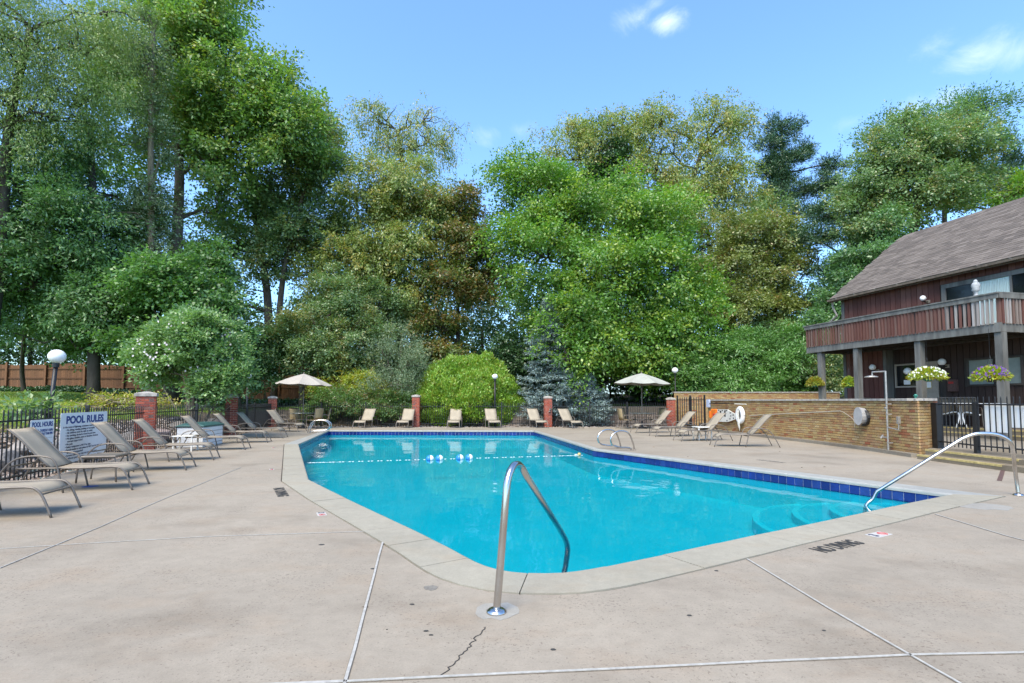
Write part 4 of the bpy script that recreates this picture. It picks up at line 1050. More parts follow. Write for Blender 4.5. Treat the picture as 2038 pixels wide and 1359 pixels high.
tree('thin_crown_tree', 'tall sparse olive tree rising behind the ivy-wrapped stems', 'tree',
     [(1130, 275, 60, 50, 43), (1200, 300, 70, 70, 43), (1160, 350, 60, 50, 43), (1240, 260, 40, 45, 43, .7), (1090, 320, 35, 35, 43, .6)], 21000, LM['olive'],
     [(1185, 0, 43), (1190, 500, 43), (1190, 350, 43), (1170, 280, 43)], r0=.3, seed=15, leaf=(.28, .11), spray=(1.6, 16), droop=.7, hole=.42, bark='bark_dark', limbs=18, spread=.16)
tree('ivy_clad_tree', 'dark ivy-wrapped stems standing above the bright green tree', 'tree',
     [(1180, 370, 15, 45, 40.5), (1222, 325, 16, 42, 40.5), (1232, 288, 14, 10, 40.5), (1200, 400, 25, 30, 40.5)], 9000, LM['ivy'],
     [(1190, 0, 40.5), (1192, 500, 40.5), (1180, 380, 40.5), (1183, 320, 40.5)], r0=.2, seed=16, leaf=(.24, .2), spray=(.5, 12), hole=0, bark='bark_dark', limbs=2, spread=.35, droop=.2, flat=0)
tree('golden_tree', 'tall olive gold tree right of centre reaching highest there', 'tree',
     [(1300, 260, 60, 55, 43), (1290, 350, 70, 60, 42), (1420, 250, 60, 55, 43), (1400, 340, 80, 60, 42), (1460, 380, 60, 60, 42), (1360, 420, 80, 50, 40), (1440, 470, 70, 50, 40), (1470, 240, 28, 35, 43, .5), (1250, 300, 30, 30, 43, .5)], 52000, LM['olive'],
     [(1370, 0, 42), (1372, 520, 42), (1370, 400, 42), (1400, 290, 43)], r0=.34, seed=17, leaf=(.27, .11), spray=(1.5, 16), droop=.65, hole=.32, bark='bark_dark', limbs=26, spread=.17)
tree('rusty_tree', 'tree with olive top and rusty brown lower boughs left of the house', 'tree',
     [(1500, 470, 60, 50, 37), (1450, 540, 65, 55, 37), (1540, 540, 55, 55, 37, .8), (1480, 620, 70, 50, 36), (1550, 610, 45, 50, 37, .7)], 42000, LM['rusty'],
     [(1480, 0, 37), (1485, 640, 37), (1480, 520, 37)], r0=.26, seed=18, leaf=(.22, .12), spray=(1.1, 15), hole=.42, bark='bark_dark', limbs=18, spread=.24)
tree('olive_tree', 'green tree showing between the rusty boughs left of the house', 'tree',
     [(1520, 440, 60, 45, 38.5), (1560, 520, 45, 60, 38.5), (1440, 600, 60, 60, 38.5), (1530, 670, 60, 40, 36)], 26000, LM['light'],
     [(1545, 0, 38.5), (1545, 640, 38.5), (1530, 500, 38.5)], r0=.2, seed=19, leaf=(.22, .12), spray=(1.1, 15), hole=.2, bark='bark_dark', spread=.24)
# pines: level pads of needles on long bare arms
def pine(label, trunk, pads, n, seed, r0=.3, leaf=(.27, .06), mat='pine', name='pine_tree'):
    rg = np.random.default_rng(seed); ms = [(np.array(A(u, v, D)), np.array([ru * D / F, ru * D / F * .8, rv * D / F]), 1) for u, v, ru, rv, D in pads]
    f0 = A(trunk[0][0], 790, trunk[0][2]); foot = np.array([f0.x, f0.y, tz(f0.x, f0.y) - .1])
    t = thing(name, label, 'tree', tuple(foot))
    P_, A_, U_, L, Wd, tips = crown(ms, n, rg, leaf=leaf, spray=(.65, 20), droop=-.1, hole=.15, lump=.3, inner=.1, flat=.45, spread=.3, upt=.5); NLEAF[0] += len(P_)
    leaf_object('crown', P_, A_, U_, L, Wd, LM[mat], t, foot)
    sp = smooth_pts([tuple(foot)] + [tuple(A(*q)) for q in trunk[1:]], 5); spn = np.array([tuple(p) for p in sp]); tb = MB()
    tb.tube([tuple(p - foot) for p in spn], [r0 * (1 - .8 * k / len(sp)) for k in range(len(sp))], 8); tb.build('trunk', 'bark_dark', t, True)
    lb = MB()
    for c, r_, w_ in ms:
        k = int(np.argmin(np.linalg.norm(spn - (c - np.array([0, 0, 1.2])), axis=1))); pts, rs = limb(spn[k] - foot, c - foot, .12, .03, rg, .05); lb.tube(pts, rs, 5, cap=False)
    for k in rg.choice(len(tips), min(len(tips), 60), replace=False):
        c = min(ms, key=lambda m_: np.linalg.norm(m_[0] - tips[k]))[0]; pts, rs = limb(c - foot, tips[k] - foot, .035, .01, rg, .05, 4); lb.tube(pts, rs, 4, cap=False)
    lb.build('branches', 'bark_dark', t, True)
pine('tall dark pine against the sky with arms reaching right', [(1562, 0, 47), (1562, 500, 47), (1558, 350, 47), (1555, 245, 47)],
     [(1555, 262, 36, 26, 47), (1530, 290, 30, 16, 47), (1590, 300, 32, 16, 47), (1555, 330, 45, 28, 47), (1600, 380, 40, 18, 47), (1660, 330, 42, 14, 47), (1640, 375, 45, 18, 47), (1540, 400, 45, 25, 47), (1590, 430, 42, 18, 47), (1600, 480, 40, 20, 46), (1640, 440, 35, 15, 46), (1570, 370, 40, 30, 47), (1535, 340, 30, 22, 47)], 52000, 21)
pine('dark evergreen boughs crossing the gap left of the house roof', [(1700, 0, 36), (1698, 600, 36), (1695, 480, 36), (1700, 380, 36)],
     [(1630, 480, 50, 22, 36), (1700, 470, 60, 35, 36), (1650, 540, 55, 22, 36), (1720, 560, 60, 40, 36), (1620, 600, 40, 18, 36), (1680, 620, 50, 30, 35), (1740, 440, 50, 35, 36), (1640, 430, 40, 18, 36), (1700, 400, 45, 25, 36), (1770, 500, 50, 40, 36), (1600, 660, 30, 20, 36)], 40000, 22)
pine('dark pine boughs behind the roof at the right edge', [(1990, 0, 38), (1990, 500, 38), (1985, 380, 38)],
     [(1940, 350, 50, 22, 38), (2010, 330, 45, 22, 38), (1980, 385, 60, 22, 38), (1900, 400, 50, 25, 38), (2060, 380, 50, 30, 38), (2000, 290, 25, 12, 38)], 18000, 23)
tree('oak_tree', 'broad olive green tree standing above the house roof', 'tree',
     [(1790, 320, 75, 60, 33), (1880, 310, 80, 65, 33), (1740, 370, 60, 55, 33), (1840, 390, 90, 55, 32), (1720, 440, 55, 45, 32.5, .8), (1800, 270, 60, 35, 33.5, .8), (1900, 250, 50, 30, 34, .6), (1920, 360, 45, 45, 33)], 66000, LM['light'],
     [(1815, 0, 33), (1815, 500, 33), (1830, 380, 33), (1810, 290, 33)], r0=.32, seed=24, leaf=(.21, .12), spray=(1.0, 16), hole=.3, bark='bark_dark', limbs=14, spread=.24, droop=.3)
tree('thin_crown_tree', 'dark twiggy treetop blowing against the sky at upper right', 'tree',
     [(1900, 235, 60, 28, 37, .8), (1960, 225, 60, 25, 37, .7), (1850, 250, 50, 22, 37, .8), (1990, 290, 30, 30, 37, .6), (1930, 200, 45, 12, 37, .4), (1760, 265, 30, 25, 37, .8), (1720, 285, 20, 15, 37, .4)], 10500, LM['dark'],
     [(1880, 0, 37), (1880, 400, 37), (1890, 260, 37)], r0=.2, seed=25, leaf=(.26, .09), spray=(1.5, 12), hole=.45, bark='bark_dark', limbs=16, spread=.15, droop=.1)
tree('linden_tree', 'bright green leaves peeping over the roof ridge at the right edge', 'tree',
     [(2030, 385, 40, 25, 30), (2090, 370, 50, 45, 30)], 9000, LM['bright'], [(2060, 0, 30), (2060, 400, 30)], r0=.2, seed=26, leaf=(.2, .13), spray=(.9, 14), spread=.24)
tree('ailanthus_tree', 'dark green leafy tree between the pine boughs and the roof slope', 'tree',
     [(1740, 520, 60, 60, 31), (1700, 580, 50, 55, 31), (1660, 650, 45, 40, 31, .8), (1780, 440, 40, 30, 31, .7)], 26000, LM['dark'], [(1715, 0, 31), (1716, 640, 31), (1725, 520, 31)], r0=.18, seed=27, leaf=(.22, .12), spray=(1.0, 16), hole=.2, bark='bark_dark', spread=.24)

# blue spruce: whorls of drooping arms
def spruce(label, u, vtop, D, h_px, rbase, n, seed):
    rg = np.random.default_rng(seed); top = A(u, vtop, D); g0 = tz(top.x, D); foot = np.array([top.x, D, g0 - .1]); Hh = top.z - g0
    t = thing('blue_spruce', label, 'tree', tuple(foot)); P_, A_, U_ = [], [], []; bm_ = MB(); z = .05
    while z < .97:
        rr = rbase * (1 - z) ** .85 * rg.uniform(.85, 1.1); k = int(7 + 6 * (1 - z))
        for q in range(k):
            a = rg.uniform(0, 6.283); ln_ = rr * rg.uniform(.7, 1.15); dr = rg.uniform(.12, .35)
            d = np.array([math.cos(a), math.sin(a), 0]); m_ = int(n * ln_ / 900) + 14
            s_ = rg.uniform(.15, 1, m_) ** .8
            side = np.array([-d[1], d[0], 0]); off = rg.normal(size=m_) * .28 * (1.1 - s_) * ln_ * .8
            p = np.array([0, 0, z * Hh]) + d * (s_ * ln_)[:, None] + side * off[:, None]; p[:, 2] += -dr * ln_ * s_ + .22 * ln_ * s_ ** 2 - np.abs(off) * .12 + rg.normal(size=m_) * .04
            P_.append(p + foot); ax = d * .6 + side * np.sign(off)[:, None] * .7 + rg.normal(size=(m_, 3)) * .35; A_.append(ax); U_.append(np.tile([0, 0, 1.], (m_, 1)) + rg.normal(size=(m_, 3)) * .3)
            if q % 2 == 0: bm_.tube([(0, 0, z * Hh), tuple(np.array([0, 0, z * Hh]) + d * ln_ * .5 + np.array([0, 0, -dr * ln_ * .4])), tuple(np.array([0, 0, z * Hh]) + d * ln_ * .9 + np.array([0, 0, -dr * ln_ * .75]))], [.035, .02, .008], 4, False)
        z += rg.uniform(.035, .055)
    P_, A_, U_ = np.concatenate(P_), np.concatenate(A_), np.concatenate(U_); N = len(P_); NLEAF[0] += N
    leaf_object('crown', P_, A_, U_, rg.uniform(.14, .26, N), rg.uniform(.035, .07, N), LM['spruce'], t, foot)
    MB().tube([(0, 0, 0), (0, 0, Hh * .98)], [.16, .02], 8).build('trunk', 'bark_dark', t, True); bm_.build('branches', 'bark_dark', t)
spruce('blue spruce with pale drooping boughs in front of the bright green tree', 1092, 575, 28.7, 0, 2.35, 80000, 31)
spruce('small blue spruce spreading low beside the right umbrella', 1172, 740, 28.4, 0, 1.7, 38000, 32)

# round golden arborvitae
rg = np.random.default_rng(41)
ab = thing('arborvitae_bush', 'big rounded yellow-green evergreen bush with a lamp in front', 'shrub', (A(935, 790, 29.2).x, 29.2, .5))
Ps, As_, Us = [], [], []
for (u, v, ru, rv, D) in [(935, 790, 78, 62, 29.2), (880, 790, 50, 55, 28.9), (985, 785, 52, 48, 29), (905, 745, 42, 34, 29.4), (958, 738, 40, 34, 29.4), (935, 800, 60, 40, 28.3), (855, 810, 30, 35, 28.8), (1010, 810, 30, 34, 28.8), (990, 830, 35, 22, 28.4), (890, 830, 45, 26, 28.3), (928, 728, 30, 16, 29.3), (975, 750, 32, 26, 29.1), (875, 760, 32, 30, 29.2)]:
    c = np.array(A(u, v, D)); r_ = np.array([ru, ru, rv]) * D / F; k = int(ru * rv * 4.2)
    d = unit(rg.normal(size=(k, 3))); ln_ = Lump(rg, 3.4, 5); q = c + d * r_ * (.86 + .26 * ln_(c + d * r_) + rg.uniform(-.16, .1, k))[:, None]
    q = q[q[:, 2] > .02]; d = unit((q - c) / r_)
    for _ in range(3):
        p = q + rg.normal(size=q.shape) * .05; Ps.append(p); As_.append(d * .55 + np.array([0, 0, .75]) + rg.normal(size=p.shape) * .4); Us.append(d + rg.normal(size=p.shape) * .5)
Ps, As_, Us = np.concatenate(Ps), np.concatenate(As_), np.concatenate(Us); N = len(Ps); NLEAF[0] += N
leaf_object('foliage', Ps, As_, Us, rg.uniform(.10, .19, N), rg.uniform(.04, .08, N), LM['arbor'], ab, ab.location)
mb = MB()
for k in range(6): mb.tube([(0, 0, -.4), (math.cos(k) * .5, math.sin(k) * .4, .9), (math.cos(k) * 1.2, math.sin(k), 2.0)], [.06, .04, .015], 5)
mb.build('stems', 'bark', ab)

# flowering shrub (rose of Sharon)
fs = tree('flowering_shrub', 'tall rounded shrub with pale pink flowers behind the left fence', 'shrub',
          [(385, 690, 75, 55, 18.5), (330, 710, 50, 45, 18.5), (440, 710, 45, 50, 18.5), (400, 650, 45, 25, 18.6), (450, 760, 35, 30, 18), (320, 745, 30, 25, 18.5, .7), (420, 780, 30, 25, 18, .6), (350, 660, 35, 25, 18.6)], 46000, LM['hibiscus'],
          [(387, 0, 18.2), (386, 760, 18.3), (380, 700, 18.5)], r0=.05, seed=33, leaf=(.13, .085), spray=(.55, 16), droop=.1, hole=.05, spread=.26, upt=.5)
mb = MB(); rg = np.random.default_rng(34)
for k in range(26):
    a = rg.uniform(-1, 1); b_ = rg.uniform(-.5, .5); h_ = rg.uniform(1.2, 2.4)
    mb.tube([(a * .12, b_ * .2, 0), (a * .45, b_ * .6, h_ * .5), (a * 1.15, b_, h_)], [.022, .016, .007], 5, False)
mb.build('stems', 'bark_pale', fs)
Pf = [];
for (u, v, ru, rv) in [(385, 690, 78, 58), (330, 710, 52, 48), (440, 710, 48, 52), (400, 650, 48, 28)]:
    c = np.array(A(u, v, 18.5)); r_ = np.array([ru, ru, rv]) * 18.5 / F; d = unit(rg.normal(size=(60, 3)) + np.array([0, -.7, .15])); Pf.append(c + d * r_ * rg.uniform(1.0, 1.15, (60, 1)))
Pf = np.concatenate(Pf); Pq = np.repeat(Pf, 5, 0); N = len(Pq); ang = np.tile(np.arange(5) * 1.2566, len(Pf))
Af = np.stack([np.cos(ang), np.full(N, -.25), np.sin(ang)], -1); leaf_object('blossoms', Pq, Af, np.tile([0, -1., .3], (N, 1)), np.full(N, .042), np.full(N, .04), LM['petal'], fs, fs.location)

# shrub masses
tree('sumac_thicket', 'bank of layered bright green bushes above the upper brick wall', 'shrub',
     [(1480, 720, 75, 45, 31), (1560, 730, 60, 45, 30.5), (1410, 720, 55, 45, 31), (1520, 690, 60, 30, 31.5), (1590, 690, 40, 40, 31), (1440, 765, 80, 25, 29.8), (1550, 765, 70, 25, 29.8), (1380, 750, 50, 35, 30)], 64000, LM['sumac'],
     [(1480, 0, 31), (1480, 740, 31)], r0=.06, seed=35, leaf=(.24, .07), spray=(1.0, 20), droop=.25, hole=.05, spread=.2)
tree('leafy_shrub', 'pale leafy shrub behind the upper wall between the two left house posts', 'shrub',
     [(1655, 740, 35, 35, 29), (1640, 700, 30, 30, 29.4), (1670, 765, 30, 20, 28.8), (1625, 750, 25, 30, 29.2), (1690, 735, 25, 35, 30)], 15000, LM['light'], [(1650, 0, 29), (1650, 760, 29)], r0=.05, seed=36, leaf=(.17, .08), spray=(.7, 15), spread=.22)
hs = [(660, 800, 40, 30, 28.2), (720, 805, 45, 32, 28.2), (780, 812, 42, 28, 28.2), (818, 815, 25, 22, 28.4), (635, 815, 25, 22, 28.4)]
hl = ['green rose bush right of the left umbrella table', 'green rose bush behind the first lounger of the back row', 'green rose bush behind the second lounger of the back row', 'small rose bush left of the slim brick pillar', 'small rose bush behind the chairs of the left umbrella table']
for k, (q, s_) in enumerate(zip(hs, hl)):
    tree('rose_bush', s_, 'shrub', [q], 9000, LM['shrub'], [(q[0], 0, q[4]), (q[0], 815, q[4])], r0=.03, seed=60 + k, leaf=(.10, .06), spray=(.4, 14), limbs=3, spread=.28, group='rose bushes behind the back fence')
tree('fern_clump', 'light green fern-like weeds behind the left umbrella', 'plant', [(700, 765, 30, 18, 29.6), (640, 775, 25, 14, 29.6), (745, 765, 25, 18, 29.6)], 7000, LM['lime'], [(700, 0, 29.6), (700, 780, 29.6)], r0=.02, seed=70, leaf=(.2, .04), spray=(.7, 20), limbs=2, droop=.3, spread=.16)
tree('broadleaf_weed', 'pale broad-leaved weed by the foot of the leaning lamp', 'plant', [(72, 812, 16, 16, 10.8), (92, 825, 12, 10, 10.8), (55, 826, 12, 8, 10.8)], 420, LM['light'], [(70, 0, 10.8), (70, 815, 10.8)], r0=.012, seed=71, leaf=(.16, .10), spray=(.2, 8), limbs=2, spread=.3)
tree('understory_shrub', 'dark leafy shrub under the trees left of the left umbrella', 'shrub', [(510, 700, 50, 45, 30), (500, 740, 40, 30, 29.5), (545, 720, 30, 30, 31)], 16000, LM['dark'], [(480, 0, 30), (470, 740, 30), (450, 690, 30)], r0=.07, seed=72, leaf=(.15, .1), spray=(.7, 14), hole=.25, spread=.24)
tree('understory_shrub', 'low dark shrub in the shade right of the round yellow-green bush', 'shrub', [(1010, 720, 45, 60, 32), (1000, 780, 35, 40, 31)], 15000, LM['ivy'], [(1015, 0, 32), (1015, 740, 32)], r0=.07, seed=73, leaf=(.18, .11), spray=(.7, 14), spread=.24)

# brush pile on the lawn
rg = np.random.default_rng(80); c0 = A(235, 783, 21.5); bp_ = thing('brush_pile', 'heap of cut branches with yellowing leaves on the lawn', 'brush pile', (c0.x, 21.5, tz(c0.x, 21.5)))
mb = MB(); Pb = []
for k in range(120):
    x, y = rg.normal() * .85, rg.uniform(-.6, .6); a = rg.normal() * .5 + (0 if rg.random() < .6 else 3.14); ln_ = rg.uniform(.6, 1.6); zz = rg.uniform(.03, max(.15, .62 - .28 * abs(x)))
    p0 = np.array([x, y, zz]); p1 = p0 + np.array([math.cos(a) * ln_, rg.normal() * .2, rg.uniform(-.05, .35)]); mb.tube([p0, (p0 + p1) / 2 + rg.normal(size=3) * .05, p1], [.02, .014, .006], 5, False)
    m_ = 22; s_ = rg.uniform(.3, 1, m_)[:, None]; Pb.append(p0 + (p1 - p0) * s_ + rg.normal(size=(m_, 3)) * .1)
mb.build('cut_stems', 'bark_pale', bp_); Pb = np.concatenate(Pb); Pb[:, 2] = np.abs(Pb[:, 2]) + .02; N = len(Pb)
leaf_object('leaves', Pb, rg.normal(size=(N, 3)), rg.normal(size=(N, 3)) + [0, 0, 1], rg.uniform(.1, .18, N), rg.uniform(.04, .07, N), LM['gold'], bp_, (0, 0, 0))

# lawn grass blades and ground ivy (stuff)
rg = np.random.default_rng(90); N = 60000
y = 9 + 25 * rg.random(N) ** 1.3; xf = np.interp(y, [3.6, 7.5, 13.75, 20, 27, 40], [-5.95, -7.35, -9.45, -10.5, -12.3, -14]); x = xf - 1.9 - rg.random(N) * (2 + y * .55)
x2 = rg.uniform(-13, -3.5, 14000); y2 = rg.uniform(29.3, 33.5, 14000); x = np.concatenate([x, x2]); y = np.concatenate([y, y2]); N = len(x)
P_ = np.stack([x, y, terrain(x, y) - .01], -1); A_ = np.array([0, 0, 1.]) + rg.normal(size=(N, 3)) * [.5, .5, .1]
g0 = leaf_object('grass', P_, A_, rg.normal(size=(N, 3)), rg.uniform(.04, .10, N), rg.uniform(.012, .03, N), LM['grass'], None, (0, 0, 0), 'stuff')
N = 26000; x = rg.uniform(-34, -6, N); y = rg.uniform(31.8, 34.0, N); P_ = np.stack([x, y, terrain(x, y) + rg.uniform(0, .3, N)], -1)
leaf_object('ground_ivy', P_, rg.normal(size=(N, 3)), rg.normal(size=(N, 3)) * .5 + [0, -.3, 1], rg.uniform(.1, .2, N), rg.uniform(.08, .15, N), LM['ivy'], None, (0, 0, 0), 'stuff')
# fallen leaves: on the slope, a few on the deck
N = 5200; y = rg.uniform(4, 21, N); xf = np.interp(y, [3.6, 7.5, 13.75, 20], [-5.95, -7.35, -9.45, -10.5]); x = xf - rg.uniform(0, 2.2, N)
x = np.concatenate([x, rg.uniform(-12, 8, 3500)]); y = np.concatenate([y, rg.uniform(26.2, 28.6, 3500)]); z = terrain(x, y) + .05; 
x = np.concatenate([x, rg.uniform(-8, 8, 46)]); yd = rg.uniform(3, 25, 46); y = np.concatenate([y, yd]); z = np.concatenate([z, np.full(46, .006)])
inpool = np.zeros(len(x), bool)
PI_ = np.array([tuple(p) for p in IN])
for i in range(NP):
    a, b_ = PI_[i], PI_[(i + 1) % NP]; inpool ^= ((a[1] > y) != (b_[1] > y)) & (x < (b_[0] - a[0]) * (y - a[1]) / (b_[1] - a[1] + 1e-12) + a[0])
x, y, z = x[~inpool], y[~inpool], z[~inpool]; N = len(x)
leaf_object('fallen_leaves', np.stack([x, y, z], -1), rg.normal(size=(N, 3)) * [1, 1, .15], np.array([0, 0, 1.]) + rg.normal(size=(N, 3)) * .3, rg.uniform(.03, .07, N), rg.uniform(.02, .045, N), 'fallen', None, (0, 0, 0), 'stuff')
print('leaves', NLEAF[0])

# ---------------------------------------------------------------- the house
house = thing('house', 'maroon timber house with grey shingle roof and raised deck at the right', 'house', tuple(HO), HANG)
ZB, ZD = 3.20, 3.46       # underside and top of the deck beam
LEN = 13.0
# wall cores
MB().box(0.02, 1.92, 1.72, 7.5, -.05, 5.75).build('wall', 'bark_dark', house)
MB().box(1.921, LEN, 2.02, 7.5, -.05, 3.3).build('wall', 'bark_dark', house)
MB().box(1.921, LEN, 1.72, 7.5, 3.3, 5.75).build('wall', 'bark_dark', house)
sidm = {}
def siding(s0, s1, w_, z0, z1, step=.205, holes=(), mt='siding'):
    k = int((s1 - s0) / step)
    for q in range(k + 1):
        a = s0 + q * step; b_ = min(a + step - .02, s1)
        if b_ - a < .03: continue
        segs = [(z0, z1)]
        for (h0, h1, hz0, hz1) in holes:
            if a < h1 and b_ > h0:
                ns = []
                for (u0, u1) in segs:
                    if hz0 > u0 and hz1 < u1: ns += [(u0, hz0), (hz1, u1)]
                    elif hz0 <= u0 and hz1 < u1: ns.append((max(u0, hz1), u1))
                    elif hz1 >= u1 and hz0 > u0: ns.append((u0, min(u1, hz0)))
                    elif hz1 <= u0 or hz0 >= u1: ns.append((u0, u1))
                segs = ns
        for (u0, u1) in segs:
            if u1 - u0 < .05: continue
            MB().box(a, b_, w_ - .022 - random.uniform(0, .004), w_, u0, u1).build('plank', mt, house)
siding(.14, LEN, 1.72, ZD + .03, 5.72, holes=[(4.1, 8.2, 3.4, 5.2), (9.2, 12, 3.4, 5.2)])
siding(.14, 1.80, 1.72, .2, 3.18)
siding(2.0, 9.5, 2.02, .4, 3.18, holes=[(1.95, 2.95, 1.75, 2.65), (4.5, 6.2, 1.75, 2.68), (3.05, 3.65, .4, 2.7)], mt='siding_shaded')
for (a, w_) in ((0.0, 1.70), (1.80, 1.70)): MB().box(a, a + .13, w_ - .025, w_ + .3, .2, 3.19).build('corner_board', 'grey_wood', house)
MB().box(0.0, .13, 1.672, 1.9, ZD, 5.72).build('corner_board', 'grey_wood', house)
# windows
def window(s0, s1, z0, z1, w_, pane='glass_dark', mull=(), fr='grey_wood', fw=.10, name='window'):
    e = link(name, None, house, (0, 0, 0))
    f = MB(); f.box(s0 - fw, s1 + fw, w_ - .05, w_, z1, z1 + fw); f.box(s0 - fw, s1 + fw, w_ - .05, w_, z0 - fw, z0); f.box(s0 - fw, s0, w_ - .05, w_, z0, z1); f.box(s1, s1 + fw, w_ - .05, w_, z0, z1)
    f.build('frame', fr, e)
    edges = [s0] + [m_ for m_ in mull] + [s1]
    for m_ in mull: MB().box(m_ - .03, m_ + .03, w_ - .045, w_, z0, z1).build('mullion', fr, e)
    for i in range(len(edges) - 1):
        pm = pane[i] if isinstance(pane, (list, tuple)) else pane
        MB().box(edges[i] + (.03 if i else 0), edges[i + 1] - (.03 if i < len(edges) - 2 else 0), w_ - .012, w_ - .004, z0, z1).build('pane', pm, e)
    return e
window(2.08, 2.85, 1.83, 2.58, 1.995, 'glass_dark', fw=.06, fr='beige')
window(4.62, 6.1, 1.82, 2.60, 1.995, ['blind', 'blind'], (5.38,), fw=.06, fr='bark_dark')
# upper sliding doors
window(4.24, 8.05, ZD + .05, 5.04, 1.70, ['glass_dark', 'curtain', 'glass_dark', 'curtain'], (5.12, 6.15, 7.1), fw=.14)
window(9.3, 11.8, ZD + .05, 5.04, 1.70, ['glass_dark', 'curtain'], (10.5,), fw=.14)
cu = MB()
for k in range(20): cu.box(5.17 + k * .046, 5.17 + k * .046 + .03, 1.66, 1.687, ZD + .08, 5.02)
cu.build('curtain_folds', 'curtain', house)
# pinboard panel with notices
e = link('notice_board', None, house, (0, 0, 0)); MB().box(3.1, 3.62, 1.955, 1.99, .45, 2.66).build('panel', 'beige', e)
MB().box(3.22, 3.40, 1.94, 1.954, 1.72, 1.98).build('notice', 'yellow', e); MB().box(3.235, 3.385, 1.935, 1.9395, 1.75, 1.95).build('notice', 'white', e)
MB().box(2.35, 2.6, 1.975, 1.980, 1.88, 2.05).build('notice', 'white', house)
MB().bevbox(4.0, 4.26, 1.86, 1.995, 1.6, 2.0, .01).build('alarm_box', 'rust', house); MB().box(4.04, 4.2, 1.852, 1.859, 1.86, 1.93).build('alarm_label', 'red', house)
# deck: beam, floor joists, posts, rail, balusters
dk = link('raised_deck', None, house, (0, 0, 0)); DL = 6.96
MB().box(-.05, DL, -.03, .02, ZB, ZD).build('front_beam', 'grey_wood', dk)
MB().box(DL - .05, DL, .021, 1.67, ZB, ZD).build('side_beam', 'grey_wood', dk)
MB().box(-.05, 0, .021, 1.67, ZB, ZD).build('side_beam', 'grey_wood', dk)
for k in range(12): MB().box(0.001, DL - .051, .022 + k * .141, .022 + k * .141 + .132, ZD - .045, ZD).build('deck_plank', 'baluster', dk)
for k in range(17): MB().box(.25 + k * .4, .29 + k * .4, .021, 1.67, ZB + .02, ZD - .046).build('joist', 'bark_dark', dk)
MB().box(-.05, LEN, 1.672, 2.0, ZB - .02, ZD - .001).build('ledger', 'bark_dark', dk)
for t_ in (0.08, .32, .655, .99):
    s_ = t_ * DL - .12; MB().bevbox(s_, s_ + .19, .025, .215, .19, ZB, .01).build('post', 'grey_wood', dk)
RT = 4.30
MB().box(-.09, DL + .05, -.13, .06, RT - .04, RT).build('cap_rail', 'grey_wood', dk); MB().box(-.05, DL + .03, -.105, -.072, RT - .17, RT - .041).build('top_rail', 'grey_wood', dk)
MB().box(DL - .07, DL + .07, .061, 1.66, RT - .04, RT).build('cap_rail', 'grey_wood', dk); MB().box(DL + .04, DL + .065, -.07, 1.66, RT - .17, RT - .041).build('top_rail', 'grey_wood', dk)
MB().box(-.07, .03, .101, 1.66, RT - .04, RT).build('cap_rail', 'grey_wood', dk)
bal = MB().box(-.029, .029, -.018, .018, 0, RT - ZD - .02).mesh('baluster', 'baluster'); balp = MB().box(-.029, .029, -.018, .018, 0, RT - ZD - .02).mesh('baluster', 'bal_pale')
for k in range(57):
    s_ = .02 + k * .121
    o = link('baluster', balp if (k > 45 and k % 2 == 0) or k > 52 else bal, dk, (s_, -.05, ZD - .03)); o.rotation_euler = (0, random.uniform(-.012, .012), 0)
for k in range(13):
    o = link('baluster', balp if k % 3 else bal, dk, (DL + .018, .10 + k * .121, ZD - .03), R(90))
for k in range(13): link('baluster', bal, dk, (-.068, .10 + k * .121, ZD - .03), R(90))
for s_ in (1.35, 2.9, 4.4): MB().box(s_, s_ + .09, .0, .09, ZD, RT - .04).build('rail_post', 'baluster', dk)
MB().box(DL - .1, DL - .01, .02, .11, ZD, RT - .04).build('rail_post', 'baluster', dk)
# roof
rf_ = link('roof', None, house, (0, 0, 0))
e0, r0_ = Vector((0, 1.42, 5.50)), Vector((0, 5.07, 8.31)); sl = (r0_ - e0); SL = sl.length; sd_ = sl.normalized(); nrm_ = Vector((0, -sd_.z, sd_.y))
S0 = -.32
mb = MB(); b4 = [(S0, e0.y, e0.z), (LEN, e0.y, e0.z), (LEN, r0_.y, r0_.z), (S0, r0_.y, r0_.z)]
mb.quadbox([tuple(Vector(p) - nrm_ * .12) for p in b4], b4); bb = [(S0, r0_.y, r0_.z), (LEN, r0_.y, r0_.z), (LEN, 8.7, 5.5), (S0, 8.7, 5.5)]
mb.quadbox([(p[0], p[1], p[2] - .12) for p in bb], bb); mb.build('roof_deck', 'grey_wood', rf_)
ang_ = math.atan2(sd_.z, sd_.y)
shm = MB().box(-.148, .148, 0, .30, 0, .016).mesh('shingle', 'shingle'); rows = int(SL / .145); its = []
for r_ in range(rows + 1):
    y0 = r_ * .145
    for k in range(-1, int((LEN - S0) / .305) + 1):
        s_ = S0 + .15 + k * .305 + (r_ * .113) % .305
        if s_ < S0 + .1 or s_ > LEN - .1: continue
        p = e0 + sd_ * y0; its.append((s_, p.y, p.z, y0))
def shp(s_, yy, zz): return Vector((s_, yy, zz)) + nrm_ * .012
vis = sorted(its, key=lambda q: (HP(q[0], q[1]).xy.length) if (HP(q[0], q[1]).x / HP(q[0], q[1]).y < .975) else 99)
jm = MB()
for q, (s_, yy, zz, y0) in enumerate(vis):
    p = shp(s_, yy, zz) + nrm_ * random.uniform(0, .006); tilt = ang_ - .045
    if q < 300:
        o = link('shingle', shm, rf_, tuple(p)); o.rotation_euler = (tilt, 0, 0)
    else:
        mt = Matrix.Translation(p) @ Matrix.Rotation(tilt, 4, 'X'); i0 = len(jm.v); jm.v += [tuple(mt @ v.co) for v in shm.vertices]; jm.f += [tuple(i0 + i for i in f_.vertices) for f_ in shm.polygons]
o = jm.build('shingle_field', 'shinglej', rf_); o['kind'] = 'stuff'
